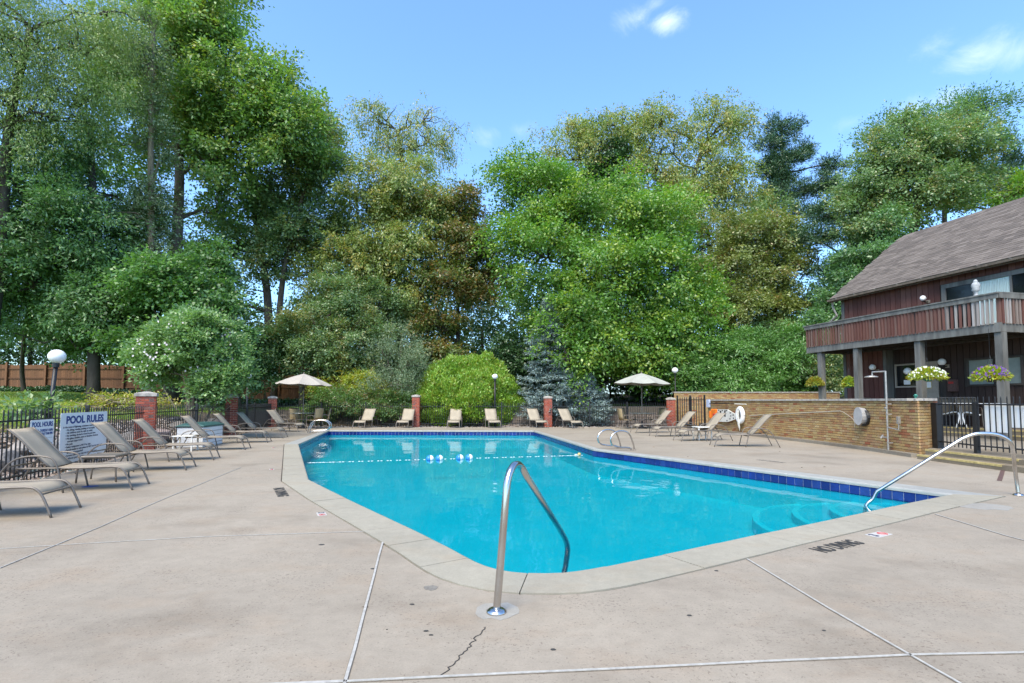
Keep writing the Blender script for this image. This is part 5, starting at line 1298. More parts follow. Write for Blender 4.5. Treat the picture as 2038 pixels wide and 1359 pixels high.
MB().box(S0 - .02, LEN, 1.30, 1.42, 5.40, 5.47).build('gutter', 'bark', rf_); MB().box(S0, LEN, 1.421, 1.46, 5.36, 5.52).build('fascia', 'bark', rf_)
for k in range(14): MB().box(S0 + .4 + k * .9, S0 + .43 + k * .9, 1.29, 1.46, 5.472, 5.488).build('gutter_strap', 'pipe', rf_)
mb = MB(); q4 = [(S0 - .03, e0.y, e0.z - .02), (S0, e0.y, e0.z - .02), (S0, r0_.y, r0_.z - .02), (S0 - .03, r0_.y, r0_.z - .02)]
mb.quadbox([tuple(Vector(p) - nrm_ * .16) for p in q4], q4); mb.build('rake_board', 'grey_wood', rf_)
MB().tube([(-.25, 1.5, 5.4), (-.28, 1.52, 5.2), (-.05, 1.5, 4.8), (-.55, 1.45, 4.45)], .045, 6).build('downspout', 'pipe', house)

# globe lamps on the walls (local house coordinates turned into places)
def globe_lamp(p, r_, label, group, out=None):
    t = thing('wall_lamp', label, 'lamp', tuple(p), HANG, group)
    MB().ball((0, 0, 0), r_).build('globe', 'globe', t, True); MB().lathe([(r_ * .5, -r_ * 1.15), (r_ * .55, -r_ * .85)], (0, 0, 0), 12).build('fitter', 'black', t)
    MB().tube([(0, 0, -r_ * 1.1), (0, .12, -r_ * 1.3), (0, .22, -r_ * 1.2)], .02, 6).build('bracket', 'black', t); MB().box(-.06, .06, .2, .235, -r_ * 1.6, -r_ * .6).build('back_plate', 'beige', t)
gw = 'white globe lamps on the house walls'
globe_lamp(HP(1.55, 1.46, 2.56), .115, 'white globe lamp on the maroon boards behind the shower pipe', gw)
globe_lamp(HP(2.72, 1.73, 2.35), .13, 'dim globe lamp in front of the dark lower window', gw)
globe_lamp(HP(3.93, 1.76, 2.60), .12, 'globe lamp above the red alarm label under the deck', gw)
globe_lamp(HP(3.62, 1.46, 4.82), .095, 'globe lamp on the upper wall just above the deck rail', gw)
# pale figure on the corner of the rail
st = thing('garden_statue', 'pale bird-like figure standing on the deck rail', 'statue', tuple(HP(6.35, .03, RT)), HANG)
MB().lathe([(.05, 0), (.05, .06), (.035, .08), (.06, .13), (.10, .18), (.085, .24), (.11, .30), (.095, .36), (.07, .40)], (0, 0, 0), 12).build('body', 'statue', st, True)
MB().ball((.015, -.02, .42), .055, 7, 1.2).build('head', 'statue', st, True); MB().lathe([(.075, -.02), (.075, 0.005)], (0, 0, 0.02), 12).build('base', 'statue', st)

# hanging baskets
def basket(p, w_, label, mats, seed, blossoms=None, pot='teal'):
    rg = np.random.default_rng(seed); t = thing('hanging_basket', label, 'hanging basket', (p.x, p.y, p.z), 0, 'hanging flower baskets along the deck beam')
    MB().lathe([(.07, -.16), (.13, -.10), (.16, .03), (.15, .03)], (0, 0, 0), 14).build('pot', pot, t, True)
    hz = ZB - p.z; mb = MB()
    for k in range(3): a = k * 2.1; mb.tube([(.15 * math.cos(a), .15 * math.sin(a), .03), (0, 0, .55)], .004, 4)
    mb.tube([(0, 0, .55), (0, 0, hz)], .005, 4); mb.build('hanger', 'black', t)
    N = 1500; d = unit(rg.normal(size=(N, 3)) + [0, 0, .25]); P_ = d * np.array([w_ / 2, w_ / 2.4, .15]) * (rg.uniform(.3, 1.05, N) ** .6)[:, None] + [0, 0, .09]
    P_[:, 2] -= .16 * (np.linalg.norm(P_[:, :2], axis=1) / (w_ / 2)) ** 2
    leaf_object('foliage', P_, d + rg.normal(size=(N, 3)) * .5 - [0, 0, .2], np.array([0, 0, 1.]) + rg.normal(size=(N, 3)) * .5, rg.uniform(.05, .1, N), rg.uniform(.03, .05, N), LM[mats], t, (0, 0, 0))
    if blossoms:
        N = 90; d = unit(rg.normal(size=(N, 3)) + [0, -.4, .5]); C_ = d * np.array([w_ / 2, w_ / 2.4, .16]) + [0, 0, .12]; C_[:, 2] -= .12 * (np.linalg.norm(C_[:, :2], axis=1) / (w_ / 2)) ** 2
        Pq = np.repeat(C_, 5, 0); a = np.tile(np.arange(5) * 1.2566, N); leaf_object('blossoms', Pq, np.stack([np.cos(a), np.full(5 * N, -.2), np.sin(a)], -1), np.tile([0, -1., .3], (5 * N, 1)), np.full(5 * N, .032), np.full(5 * N, .03), LM[blossoms], t, (0, 0, 0))
basket(A(1622, 762, 20.9), .62, 'golden green basket hanging by the leftmost house post', 'gold', 1)
basket(A(1690, 763, 19.6), .46, 'small lime basket hanging left of the second house post', 'lime', 2)
basket(A(1846, 748, 15.9), .98, 'basket of white flowers in a teal pot by the third house post', 'lime', 3, 'petal_w')
basket(A(1972, 748, 14.0), .85, 'basket with dark purple flowers by the rightmost house post', 'lime', 4, 'petal_p', 'black')

# ---------------------------------------------------------------- things on the brick wall
def wall_at(u, off=.0):
    """point on the curved wall face seen at pixel column u, with the wall's tangent"""
    k = (u - 1019) / F; best = None
    for i in range(len(WALLS) - 1):
        a, b_ = WALLS[i], WALLS[i + 1]; fa, fb = a.x - k * a.y, b_.x - k * b_.y
        if fa * fb <= 0:
            t = fa / (fa - fb); p = a.lerp(b_, t); d = (b_ - a).normalized(); n_ = Vector((d.y, -d.x, 0)); return p + n_ * (off + .01), math.atan2(d.y, d.x)
    return WALLS[-1].copy(), math.atan2(-1, 0)
def zat(v, D): return A(1019, v, D).z
# local frame on the wall: x along the wall towards the camera, -y ... out of the wall is -local y * -1
p, a = wall_at(1720, .09); sz = zat(828, p.y)
hr = thing('hose_reel', 'grey wall hose reel with a dark hose behind it', 'hose reel', (p.x, p.y, sz), a)
# local x = along wall (to camera), local -y = out of the wall
mb = MB()
prof = [(.22 * math.cos(q) * .85, .24 * math.sin(q)) for q in [2 * math.pi * k / 16 for k in range(16)]]
mb.quadbox([(x, -.10, z) for x, z in prof][::-1], [(x * .9, .06, z * .9) for x, z in prof][::-1]); mb.build('reel_cover', 'reel', hr)
mb = MB()
for k in range(5): mb.tube([(.20 * math.cos(q) + .03 * k * .3, .09 - .02 * k, .21 * math.sin(q) - .04) for q in [2 * math.pi * j / 20 for j in range(21)]], .014, 6)
mb.build('hose', 'black', hr)
# shower
p, a = wall_at(1775, .13); sh = thing('pool_shower', 'pipe shower with a wide head standing at the wall end', 'shower', (p.x, p.y, 0), a)
MB().tube(smooth_pts([(0, 0, 0), (0, 0, 1.0), (0, 0, 1.96)], 3) + [Vector((0, 0, 2.03))], .021, 8).build('riser_pipe', 'pipe', sh)
MB().tube([(0, 0, 2.02), (-.33, -.12, 2.02), (-.33, -.12, 1.93)], .019, 8).build('shower_arm', 'pipe', sh)
MB().lathe([(.02, .04), (.15, .01), (.155, -.005), (.15, -.012)], (-.36, -.13, 1.90), 16).build('shower_head', 'pipe', sh)
MB().tube([(0, 0, .64), (.38, 0.02, .60), (.40, .02, .86)], .017, 8).build('side_pipe', 'pipe', sh); MB().bevbox(.37, .43, -.02, .04, .74, .92, .01).build('valve', 'pipe', sh)
MB().tube([(-.22, 0, .39), (0, 0, .39)], .017, 8).build('foot_tap', 'pipe', sh); MB().tube([(-.22, -.04, .36), (-.22, .02, .44)], .02, 6).build('tap_handle', 'pipe', sh)
MB().tube([(-.03, -.03, 1.12), (.05, -.05, 1.12)], .022, 6).build('push_valve', 'pipe', sh)
for z in (.25, .95, 1.2): MB().box(-.03, .03, -.02, .10, z, z + .03).build('pipe_clip', 'pipe', sh)
p, a = wall_at(1818, 0); c_ = thing('hose_nozzle', 'small green nozzle on the coping of the tan wall', 'nozzle', (p.x + .05, p.y, WH + .058), a)
MB().lathe([(.02, 0), (.025, .05), (.035, .07), (.02, .10)], (0, 0, 0), 8).build('nozzle_body', 'teal', c_); MB().box(-.06, .06, -.012, .012, .05, .07).build('nozzle_handle', 'teal', c_)
# long pole
p0, a = wall_at(1494, .05); p1, a1 = wall_at(1675, .05); p2, _ = wall_at(1705, .05); pm, _ = wall_at(1590, .05)
pole = [Vector((p0.x, p0.y, zat(827, p0.y))), Vector((pm.x, pm.y, zat(822, pm.y))), Vector((p1.x, p1.y, zat(818, p1.y)))]
t = thing('rescue_pole', 'long thin rescue pole with a curved hook lying along the tan wall', 'pole', tuple(pole[0])); o0 = pole[0]
MB().tube([tuple(q - o0) for q in pole], .018, 7).build('shaft', 'shaft', t)
pe = Vector((p2.x, p2.y, 0)); hk = [pole[2], Vector((pe.x, pe.y + .5, zat(822, pe.y))), Vector((pe.x, pe.y + .1, zat(835, pe.y))), Vector((pe.x, pe.y + .05, zat(850, pe.y)))]
MB().tube([tuple(q - o0) for q in smooth_pts(hk, 4)], .010, 6).build('hook', 'shaft', t)
# brush on a pole
p0, a0 = wall_at(1413, .05); p1, _ = wall_at(1490, .05)
t = thing('pool_brush', 'pool brush with pale blue head hung at the left end of the tan wall', 'brush', (p0.x, p0.y, zat(803, p0.y)), a0)
MB().bevbox(-.16, .10, -.05, .02, -.17, .17, .015).build('brush_head', 'brush', t)
L = (p1 - p0).length; MB().tube([(.1, -.02, .02), (L * .72, -.02, .0)], .018, 7).build('handle', 'black', t); MB().tube([(L * .72, -.02, .0), (L, -.02, -.01)], .018, 7).build('grip', 'resin', t)
# rescue board with orange head block
p0, a0 = wall_at(1432, .06); p1, _ = wall_at(1470, .06); L = (p1 - p0).length; zc = zat(826, p0.y)
t = thing('spine_board', 'cream rescue board with dark hand slots on the tan wall', 'rescue board', (p0.x, p0.y, zc), a0)
ol = [(0, .24), (L * .55, .25), (L * .8, .14), (L, .07), (L, -.10), (L * .8, -.17), (L * .55, -.25), (0, -.27)]
MB().quadbox([(x, .0, z) for x, z in ol], [(x, -.045, z) for x, z in ol]).build('board', 'resin', t)
for (x, z, w_, h_) in ((.18, .02, .04, .17), (.42, .08, .035, .13)): MB().box(L * x - w_ * 1.5, L * x + w_ * 1.5, -.050, -.046, z - h_, z + h_).build('hand_slot', 'black', t)
for (x, z) in ((.08, .2), (.28, .2), (.5, .2), (.08, -.22), (.35, .02), (.7, .12), (.72, -.0), (.68, -.12), (.85, .04), (.86, -.08), (.52, -.2)): MB().box(L * x - .045, L * x + .045, -.050, -.046, z - .022, z + .022).build('strap_hole', 'black', t)
p0, a0 = wall_at(1425, .10); t = thing('orange_float', 'orange foam head block and straps beside the rescue board', 'rescue float', (p0.x, p0.y, zat(825, p0.y)), a0)
mb = MB().bevbox(-.20, .24, -.05, .06, -.22, .24, .03); mb.build('foam_block', 'orange', t); MB().bevbox(-.34, -.201, -.07, .03, -.16, .15, .03).build('side_pad', 'orange', t); MB().bevbox(.05, .2, -.08, -.051, -.30, .05, .01).build('strap', 'red_paint', t)
p0, a0 = wall_at(1477, .07); t = thing('ring_buoy', 'white ring buoy wrapped in rope hung beside the rescue board', 'ring buoy', (p0.x, p0.y, zat(826, p0.y)), a0)
MB().tube([(.19 * math.cos(q), -.02, .26 * math.sin(q)) for q in [2 * math.pi * k / 24 for k in range(25)]], .085, 10, False).build('ring', 'white', t, True)
mb = MB()
for k in range(6): mb.tube(smooth_pts([(-.1 + .03 * k, -.09, .2), (-.08 + .02 * k, -.11, -.1), (-.02 + .02 * k, -.1, -.42), (.02, -.08, -.5 - .02 * k)], 3), .011, 5)
mb.build('rope', 'resin', t)

# ---------------------------------------------------------------- loungers
def make_chaise(label, group):
    t = thing('chaise_lounge', label, 'lounger', (0, 0, 0), 0, group); ZS = .345; y0 = .285
    for s_ in (-1, 1):
        y = s_ * y0
        MB().tube(smooth_pts([(-.04, y * 1.02, 0), (.03, y, .18), (.10, y, .30), (.22, y, ZS), (.6, y, ZS - .008), (1.02, y, ZS), (1.4, y, ZS + .005)], 3), .0135, 8).build('side_rail', 'frame', t, True)
        MB().tube(smooth_pts([(1.0, y * .97, ZS + .01), (1.2, y * .97, .56), (1.38, y * .97, .77), (1.52, y * .97, .90)], 3), .012, 8).build('back_frame', 'frame', t, True)
        MB().tube(smooth_pts([(.80, y * 1.15, 0), (.86, y * 1.15, .25), (.92, y * 1.15, .44), (1.02, y * 1.15, .51), (1.25, y * 1.15, .52), (1.42, y * 1.15, .46), (1.55, y * 1.15, .30), (1.70, y * 1.15, 0)], 3), .0125, 8).build('arm_loop', 'frame', t, True)
    MB().tube([(.07, -y0, .26), (.07, y0, .26)], .011, 7).build('cross_bar', 'frame', t); MB().tube([(1.45, -y0 * 1.15, ZS + .04), (1.45, y0 * 1.15, ZS + .04)], .011, 7).build('cross_bar', 'frame', t)
    MB().tube([(.88, -y0 * 1.15, .30), (.88, y0 * 1.15, .30)], .011, 7).build('cross_bar', 'frame', t)
    rows = []
    for x, z in ((.10, .285), (.15, .325), (.22, ZS + .008), (.4, ZS - .002), (.6, ZS - .012), (.8, ZS - .006), (1.0, ZS + .004)):
        rows.append([(x, y0 * q, z - .012 * (1 - q * q)) for q in (-1, -.5, 0, .5, 1)])
    MB().sheet(rows).build('seat', 'sling', t, True)
    rows = []
    for x, z in ((1.005, ZS + .02), (1.1, .455), (1.2, .565), (1.3, .68), (1.38, .775), (1.46, .85), (1.53, .905)):
        rows.append([(x + .012 * (1 - q * q), y0 * .97 * q, z - .012 * (1 - q * q)) for q in (-1, -.5, 0, .5, 1)])
    MB().sheet(rows).build('backrest', 'sling', t, True)
    return t
LW = .285
def place(un, vn, ang):
    """near front foot at a deck point -> chaise origin, turned by ang degrees"""
    p = G(un, vn); a = R(ang); s_ = Vector((math.sin(a), -math.cos(a), 0)); c = s_ if s_.y < 0 else -s_
    # near foot sits half a width to the camera side of the axis
    return Vector((p.x, p.y, 0)) - c * LW * 1.02
rowL, rowB, rowR = 'loungers lined up along the left fence', 'loungers facing the pool along the back fence', 'loungers in front of the tan brick wall'
chL = [(93.6, 1031, 193, 'lounger nearest the camera, cut by the left picture edge'), (257.5, 975.5, 194, 'lounger in front of the small POOL HOURS sign'),
       (366, 936, 195, 'lounger overlapping the large POOL RULES sign'), (421.4, 916, 197, 'lounger just in front of the nearest brick pillar'),
       (485, 895.5, 193, 'lounger in front of the white storage box'), (530.4, 881, 194, 'lounger right of the storage box with its back to the fence'),
       (561, 872, 188, 'lounger before the second brick pillar in the left row'), (592.6, 859.5, 168, 'farthest lounger of the left row, near the left umbrella')]
chB = [(702, 852.2, 84, 'back row lounger nearest the left umbrella table'), (788, 852, 88, 'back row lounger left of the slim brick pillar'), (890, 852, 91, 'back row lounger in front of the left half of the round bush'),
       (973, 852, 101, 'back row lounger below the lamp by the round bush'), (1068, 852, 107, 'back row lounger beside the brick pillar at the spruce'), (1139, 853, 112, 'back row lounger nearest the right umbrella table')]
chR = [(1267.5, 862, 10, 'farthest lounger of the right row, beside the right umbrella table'), (1306.8, 869.5, 8, 'second lounger of the right row, before the iron gate'),
       (1358, 878.5, 8, 'right row lounger covering part of the rescue board'), (1424.4, 889, -8, 'nearest lounger of the right row in front of the brick wall')]
proto = None
for lst, grp in ((chL, rowL), (chR, rowR)):
    for (u, v, an, lb) in lst:
        loc = place(u, v, an)
        if proto is None: proto = make_chaise(lb, grp); proto.location = loc; proto.rotation_euler = (0, 0, R(an)); bpy.context.view_layer.update()
        else: c = dup(proto, loc, R(an), lb); c['group'] = grp
for (u, v, an, lb) in chB:      # these turn their foot to the camera; the pixel is the left foot
    p = G(u, v); a = R(an); side = Vector((math.sin(a), -math.cos(a), 0)); c = dup(proto, Vector((p.x, p.y, 0)) + side * LW, R(an), lb); c['group'] = rowB

# small tables
def side_table(x, y, ang, w_, h_, label, mat, arch=False, bowl=False):
    t = thing('side_table', label, 'side table', (x, y, 0), R(ang), None); hw = w_ / 2
    MB().bevbox(-hw, hw, -hw, hw, h_ - .03, h_, .01).build('table_top', mat, t)
    if arch:
        for s_ in (-1, 1): MB().tube(smooth_pts([(-hw * 1.05, s_ * hw * .9, 0), (-hw * .95, s_ * hw * .9, h_ * .75), (-hw * .75, s_ * hw * .9, h_ - .035), (hw * .75, s_ * hw * .9, h_ - .035), (hw * .95, s_ * hw * .9, h_ * .75), (hw * 1.05, s_ * hw * .9, 0)], 3), .014, 7).build('leg_loop', mat, t, True)
    else:
        for sx in (-1, 1):
            for sy in (-1, 1): MB().bevbox(sx * hw * .85 - .017, sx * hw * .85 + .017, sy * hw * .85 - .017, sy * hw * .85 + .017, 0, h_ - .031, .004).build('leg', mat, t)
        MB().box(-hw * .85, hw * .85, -.01, .01, h_ * .35, h_ * .35 + .02).build('stretcher', mat, t)
p = G(196, 958); side_table(p.x, p.y + .1, 15, .52, .42, 'brown framed side table between the two nearest whole loungers', 'frame', True)
p = G(369, 897); side_table(p.x, p.y, 12, .5, .40, 'cream side table in front of the storage box', 'resin')
p = G(1398, 875.5); side_table(p.x, p.y, 5, .5, .44, 'cream side table between the right row loungers', 'resin')
p = G(1362, 866); side_table(p.x, p.y, 5, .5, .42, 'brown side table before the iron gate', 'frame', True)

# storage box
sb = thing('storage_box', 'white plastic storage box with a dark green lid by the fence', 'storage box', (-8.98, 15.45, 0), R(99))
MB().bevbox(-.72, .72, -.33, .33, 0, .56, .02).build('box_body', 'white', sb)
for k in range(4): MB().box(-.70, .70, .331, .337, .1 + k * .11, .108 + k * .11).build('panel_groove', 'joint_dark', sb); MB().box(-.70, .70, -.337, -.331, .1 + k * .11, .108 + k * .11).build('panel_groove', 'joint_dark', sb)
mb = MB(); mb.bevbox(-.75, .75, -.36, .36, .562, .61, .015); mb.quadbox([(-.73, -.34, .61), (.73, -.34, .61), (.73, .34, .61), (-.73, .34, .61)], [(-.6, -.2, .67), (.6, -.2, .67), (.6, .2, .67), (-.6, .2, .67)]); mb.build('lid', 'green_lid', sb)

# dining sets and umbrellas
def umbrella(x, y, tip, rim, rad, label, mat, lean=(0, 0)):
    t = thing('patio_umbrella', label, 'umbrella', (x, y, 0), R(12), 'open patio umbrellas'); ns = 8
    MB().tube([(0, 0, 0), (0, 0, tip - .05)], .022, 8).build('pole', 'frame', t); MB().lathe([(.25, 0), (.25, .05), (.06, .09), (.04, .35)], (0, 0, 0), 16).build('base', 'black', t)
    mb = MB(); top = (0, 0, tip); rg_ = [Vector((rad * math.cos(2 * math.pi * k / ns), rad * math.sin(2 * math.pi * k / ns), rim)) for k in range(ns)]
    rg_ = [Vector((p.x, p.y, p.z + lean[0] * p.x + lean[1] * p.y)) for p in rg_]
    for k in range(ns):
        a, b_ = rg_[k], rg_[(k + 1) % ns]; T = Vector(top); rows = []
        for q in range(6):
            f_ = q / 5; pa, pb = T.lerp(a, f_), T.lerp(b_, f_); row = []
            for w_ in range(5):
                g = w_ / 4; p = pa.lerp(pb, g); sag = .045 * f_ * math.sin(math.pi * g); row.append((p.x * (1 - .02 * sag), p.y * (1 - .02 * sag), p.z + .10 * math.sin(math.pi * f_) * .35 - sag))
            rows.append(row)
        s_ = MB().sheet(rows); s_.build('canopy_panel', mat, t)
    for a in rg_: MB().tube([(0, 0, tip - .03), (a.x * .5, a.y * .5, (tip + a.z) / 2 + .005), (a.x * .99, a.y * .99, a.z - .02)], .008, 5).build('rib', 'frame', t)
    for a in rg_: MB().tube([(0, 0, rim - .15), (a.x * .45, a.y * .45, (tip * .55 + a.z * .45) - .03)], .007, 5).build('strut', 'frame', t)
    MB().lathe([(.03, 0), (.035, .03), (.012, .07)], (0, 0, tip), 8).build('finial', 'frame', t); MB().lathe([(.035, 0), (.035, .12)], (0, 0, rim - .22), 8).build('runner', 'black', t)
def table(x, y, label):
    t = thing('dining_table', label, 'table', (x, y, 0), 0, 'round patio tables under the umbrellas'); MB().lathe([(.60, .70), (.61, .715), (.60, .73)], (0, 0, 0), 28).build('table_top', 'table', t)
    for k in range(4):
        a = R(45 + 90 * k); c, s_ = math.cos(a), math.sin(a); MB().tube(smooth_pts([(c * .5, s_ * .5, 0), (c * .36, s_ * .36, .3), (c * .34, s_ * .34, .55), (c * .5, s_ * .5, .70)], 3), .015, 6).build('leg', 'frame', t)
    MB().tube([(.34 * math.cos(q), .34 * math.sin(q), .42) for q in [2 * math.pi * k / 20 for k in range(21)]], .01, 5).build('ring', 'frame', t)
def make_dining(label, group, mat='sling_tan'):
    t = thing('dining_chair', label, 'chair', (0, 0, 0), 0, group); y0 = .25
    for s_ in (-1, 1):
        y = s_ * y0
        MB().tube(smooth_pts([(-.28, y, .93), (-.22, y, .6), (-.17, y, .40), (.2, y, .42), (.26, y, .38)], 3), .012, 7).build('side_rail', 'frame', t, True)
        MB().tube(smooth_pts([(.30, y * 1.1, 0), (.24, y * 1.1, .35), (.22, y * 1.1, .55), (.12, y * 1.1, .62), (-.1, y * 1.1, .62), (-.2, y * 1.1, .58)], 3), .012, 7).build('leg', 'frame', t, True)
        MB().tube(smooth_pts([(-.34, y * 1.05, 0), (-.22, y, .25), (-.16, y, .40)], 3), .012, 7).build('leg', 'frame', t, True)
    MB().sheet([[(x, y0 * q, z - .01 * (1 - q * q)) for q in (-1, 0, 1)] for x, z in ((-.15, .415), (0, .405), (.15, .42), (.24, .41), (.26, .385))]).build('seat', mat, t, True)
    MB().sheet([[(x - .012 * (1 - q * q), y0 * q, z) for q in (-1, 0, 1)] for x, z in ((-.165, .42), (-.20, .56), (-.235, .7), (-.262, .82), (-.285, .94))]).build('backrest', mat, t, True)
    MB().tube([(-.285, -y0, .935), (-.285, y0, .935)], .012, 7).build('top_bar', 'frame', t)
    return t
TL, TR = A(603, 846, 25.0), A(1278, 846, 24.9)
table(TL.x, TL.y, 'round glass table under the left umbrella'); table(TR.x, TR.y, 'round glass table under the right umbrella')
umbrella(TL.x, TL.y, 2.56, 2.06, 1.27, 'taupe umbrella at the left of the back fence', 'canvas', (-.04, 0)); umbrella(TR.x, TR.y, 2.58, 2.09, 1.36, 'grey green umbrella at the right of the back fence', 'canvas_g', (-.03, 0))
dp = None
for (T, sgn_) in ((TL, 'left'), (TR, 'right')):
    specs = [(-.85, -.25, 15, 'front left'), (-.55, .62, -40, 'back left'), (.72, -.45, 155, 'front right'), (.85, .35, 205, 'back right')]
    for (dx_, dy_, an, wh) in specs:
        lb = 'tan sling chair at the %s of the table under the %s umbrella' % (wh, sgn_)
        if dp is None: dp = make_dining(lb, 'tan sling chairs at the umbrella tables'); dp.location = (T.x + dx_, T.y + dy_, 0); dp.rotation_euler = (0, 0, R(an)); bpy.context.view_layer.update()
        else: dup(dp, (T.x + dx_, T.y + dy_, 0), R(an), lb)
# patio set beneath the house deck
pc = make_dining('dark sling chair on the patio left of its twin', 'dark chairs on the house patio', 'sling_dark'); q = HP(4.45, 1.30, .46); pc.location = q; pc.rotation_euler = (0, 0, R(-120)); bpy.context.view_layer.update()
dup(pc, HP(5.05, 1.30, .46), R(-118), 'dark sling chair on the patio right of its twin')
dup(pc, HP(1.5, 1.30, .46), R(-90), 'dark chair in the shade behind the shower pipe')
q = HP(5.15, .86, .46); pt = thing('patio_table', 'white patio table with bent tube legs behind the iron fence', 'table', tuple(q), HANG)
MB().bevbox(-.62, .62, -.25, .25, .73, .76, .01).build('table_top', 'white', pt)
for s_ in (-1, 1): MB().tube(smooth_pts([(s_ * .12, s_ * .05, 0), (s_ * .05, 0, .35), (s_ * .15, 0, .48), (s_ * .55, 0, .40)], 4), .022, 7).build('leg', 'white', pt, True)
MB().tube([(0, 0, .1), (0, 0, .73)], .03, 8).build('leg', 'white', pt)

# ---------------------------------------------------------------- lamps in the yard
def post_lamp(foot, top, r_, pr, label, lens=None):
    t = thing('post_lamp', label, 'lamp', tuple(foot), 0, 'white globe lamps on black posts'); d = Vector(top) - Vector(foot)
    MB().tube([(0, 0, 0), tuple(d)], pr, 10).build('post', 'black', t, True); dn = d.normalized()
    MB().tube([tuple(d - dn * .02), tuple(d + dn * .07)], pr * 1.5, 10).build('collar', 'black', t); g = d + dn * (r_ + .05); MB().ball(tuple(g), r_, 20, .92).build('globe', 'globe', t, True)
b0, t0 = A(91, 850, 10.9), A(111, 729, 10.9); post_lamp((b0.x, 10.9, tz(b0.x, 10.9) - .05), t0, .155, .04, 'white globe lamp on a leaning dark post behind the POOL HOURS sign')
for (u, v, D, r_, lb) in ((493, 758, 21.8, .145, 'globe lamp right of the flowering shrub'), (985, 757, 27.4, .15, 'globe lamp in front of the round yellow-green bush'), (1343.5, 745, 28.1, .165, 'globe lamp behind the gate pillar right of the right umbrella')):
    q = A(u, v, D); post_lamp((q.x, D, tz(q.x, D) - .02), q, r_, .045 if u < 1200 else .025, lb)

# ---------------------------------------------------------------- signs on the fence
fd = (Vector((-9.24, 13.4, 0)) - Vector((-7.38, 7.5, 0))).normalized(); fa = math.atan2(fd.y, fd.x)
def on_fence(u):
    k = (u - 1019) / F; a = Vector((-7.38, 7.5, 0)); t = (k * a.y - a.x) / (fd.x - k * fd.y); return a + fd * t
def sign(u0, u1, z0, z1, label):
    p0, p1 = on_fence(u0), on_fence(u1); w_ = (p1 - p0).length; n_ = Vector((fd.y, -fd.x, 0)); p0 = p0 + n_ * .03
    t = thing('pool_sign', label, 'sign', (p0.x, p0.y, z0), fa); h_ = z1 - z0; r_ = .03; pts = []
    for cx, cz, a0 in ((w_ - r_, h_ - r_, 0), (r_, h_ - r_, 90), (r_, r_, 180), (w_ - r_, r_, 270)):
        for k in range(4): a = R(a0 + 30 * k); pts.append((cx + r_ * math.cos(a), cz + r_ * math.sin(a)))
    MB().quadbox([(x, -.003, z) for x, z in pts], [(x, -.007, z) for x, z in pts]).build('sign_panel', 'sign', t); return t, w_, h_
def stext(t, body, x, z, size, mat, bold, L=None, align='LEFT'):
    o = text('lettering', body, size, mat, t, (x, -.009, z), (R(90), 0, 0), bold, align)
    if L: fit(o, L)
t, w_, h_ = sign(119, 212, .17, 1.075, 'large white POOL RULES sign with blue lettering on the iron fence')
stext(t, 'POOL RULES', w_ * .10, h_ * .85, .19, 'blue_ink', .007, w_ * .80)
lines = [('In the event of lightning, swimmers must IMMEDIATELY exit', .05, .9), ('\u2022 No diving, running, pushing or horseplay', .1, .6), ('\u2022 All children must be with an adult', .1, .55), ('\u2022 No smoking, alcohol or food in pool area', .1, .62), ('\u2022 No glass, bottles, pets or flotation devices', .1, .68),
         ('   except approved', .1, .3), ('\u2022 No pets', .1, .14), ('\u2022 Safety equipment is NOT for play', .1, .52), ('\u2022 Persons unable to swim please do NOT use the deep end', .1, .78), ('   or be accompanied', .1, .32), ('\u2022 Persons with illness may not enter the pool', .1, .66), ('   without permission', .1, .34)]
for k, (s_, x, L_) in enumerate(lines): stext(t, s_, w_ * x, h_ * (.715 - k * .057), .048, 'dark_ink', .0006, w_ * L_)
t, w_, h_ = sign(59, 106, .48, .985, 'small white POOL HOURS sign with blue lettering on the iron fence')
stext(t, 'POOL HOURS', w_ * .06, h_ * .84, .11, 'blue_ink', .003, w_ * .88)
stext(t, 'MONDAY - THURSDAY 10-8PM', w_ * .06, h_ * .64, .06, 'blue_ink', .001, w_ * .88); stext(t, 'FRIDAY - SUNDAY 9AM-9PM', w_ * .06, h_ * .53, .06, 'blue_ink', .001, w_ * .88)
MB().box(w_ * .08, w_ * .94, -.009, -.0075, h_ * .385, h_ * .39).build('rule_line', 'dark_ink', t)
stext(t, 'POOL CAPACITY 45', w_ * .06, h_ * .16, .08, 'blue_ink', .0015, w_ * .88)

# ---------------------------------------------------------------- handrails, ladders, lane line
def handrail(pts, r_, label, flange):
    t = thing('pool_handrail', label, 'handrail', tuple(flange)); o_ = Vector(flange)
    MB().tube([tuple(Vector(p) - o_) for p in pts], r_, 16).build('rail_tube', 'chrome', t, True); MB().lathe([(.062, .002), (.062, .012), (.045, .024), (r_ + .004, .028)], (0, 0, 0), 24).build('escutcheon', 'chrome', t, True)
f0 = G(988, 1219); 
pts = [(f0.x, f0.y, 0), (f0.x + .03, f0.y + .02, .35), (f0.x + .055, f0.y + .04, .66), (f0.x + .07, f0.y + .07, .80), (f0.x + .105, f0.y + .14, .875), (f0.x + .15, f0.y + .24, .865), (f0.x + .20, f0.y + .36, .77)]
e1 = A(1112, 1050, 4.42); e2 = A(1129, 1085, 4.56); e3 = A(1126, 1125, 4.60); e4 = A(1122, 1160, 4.62)
cp = smooth_pts(pts, 5) + smooth_pts([tuple(e1), tuple(e2), tuple(e3), (e4.x, e4.y, e4.z), (e4.x - .01, e4.y, -1.0)], 4)
handrail(cp, .0235, 'stainless handrail standing in the middle foreground at the near pool edge', (f0.x, f0.y, 0))
f1 = G(2027, 986)
a_ = A(2013, 885, 7.15); b_ = A(1988, 866, 7.17); c_ = A(1945, 863, 7.22); d_ = A(1915, 873, 7.27); e_ = A(1745, 978, 7.6); g_ = A(1737, 993, 7.62); h_ = A(1722, 1012, 7.64)
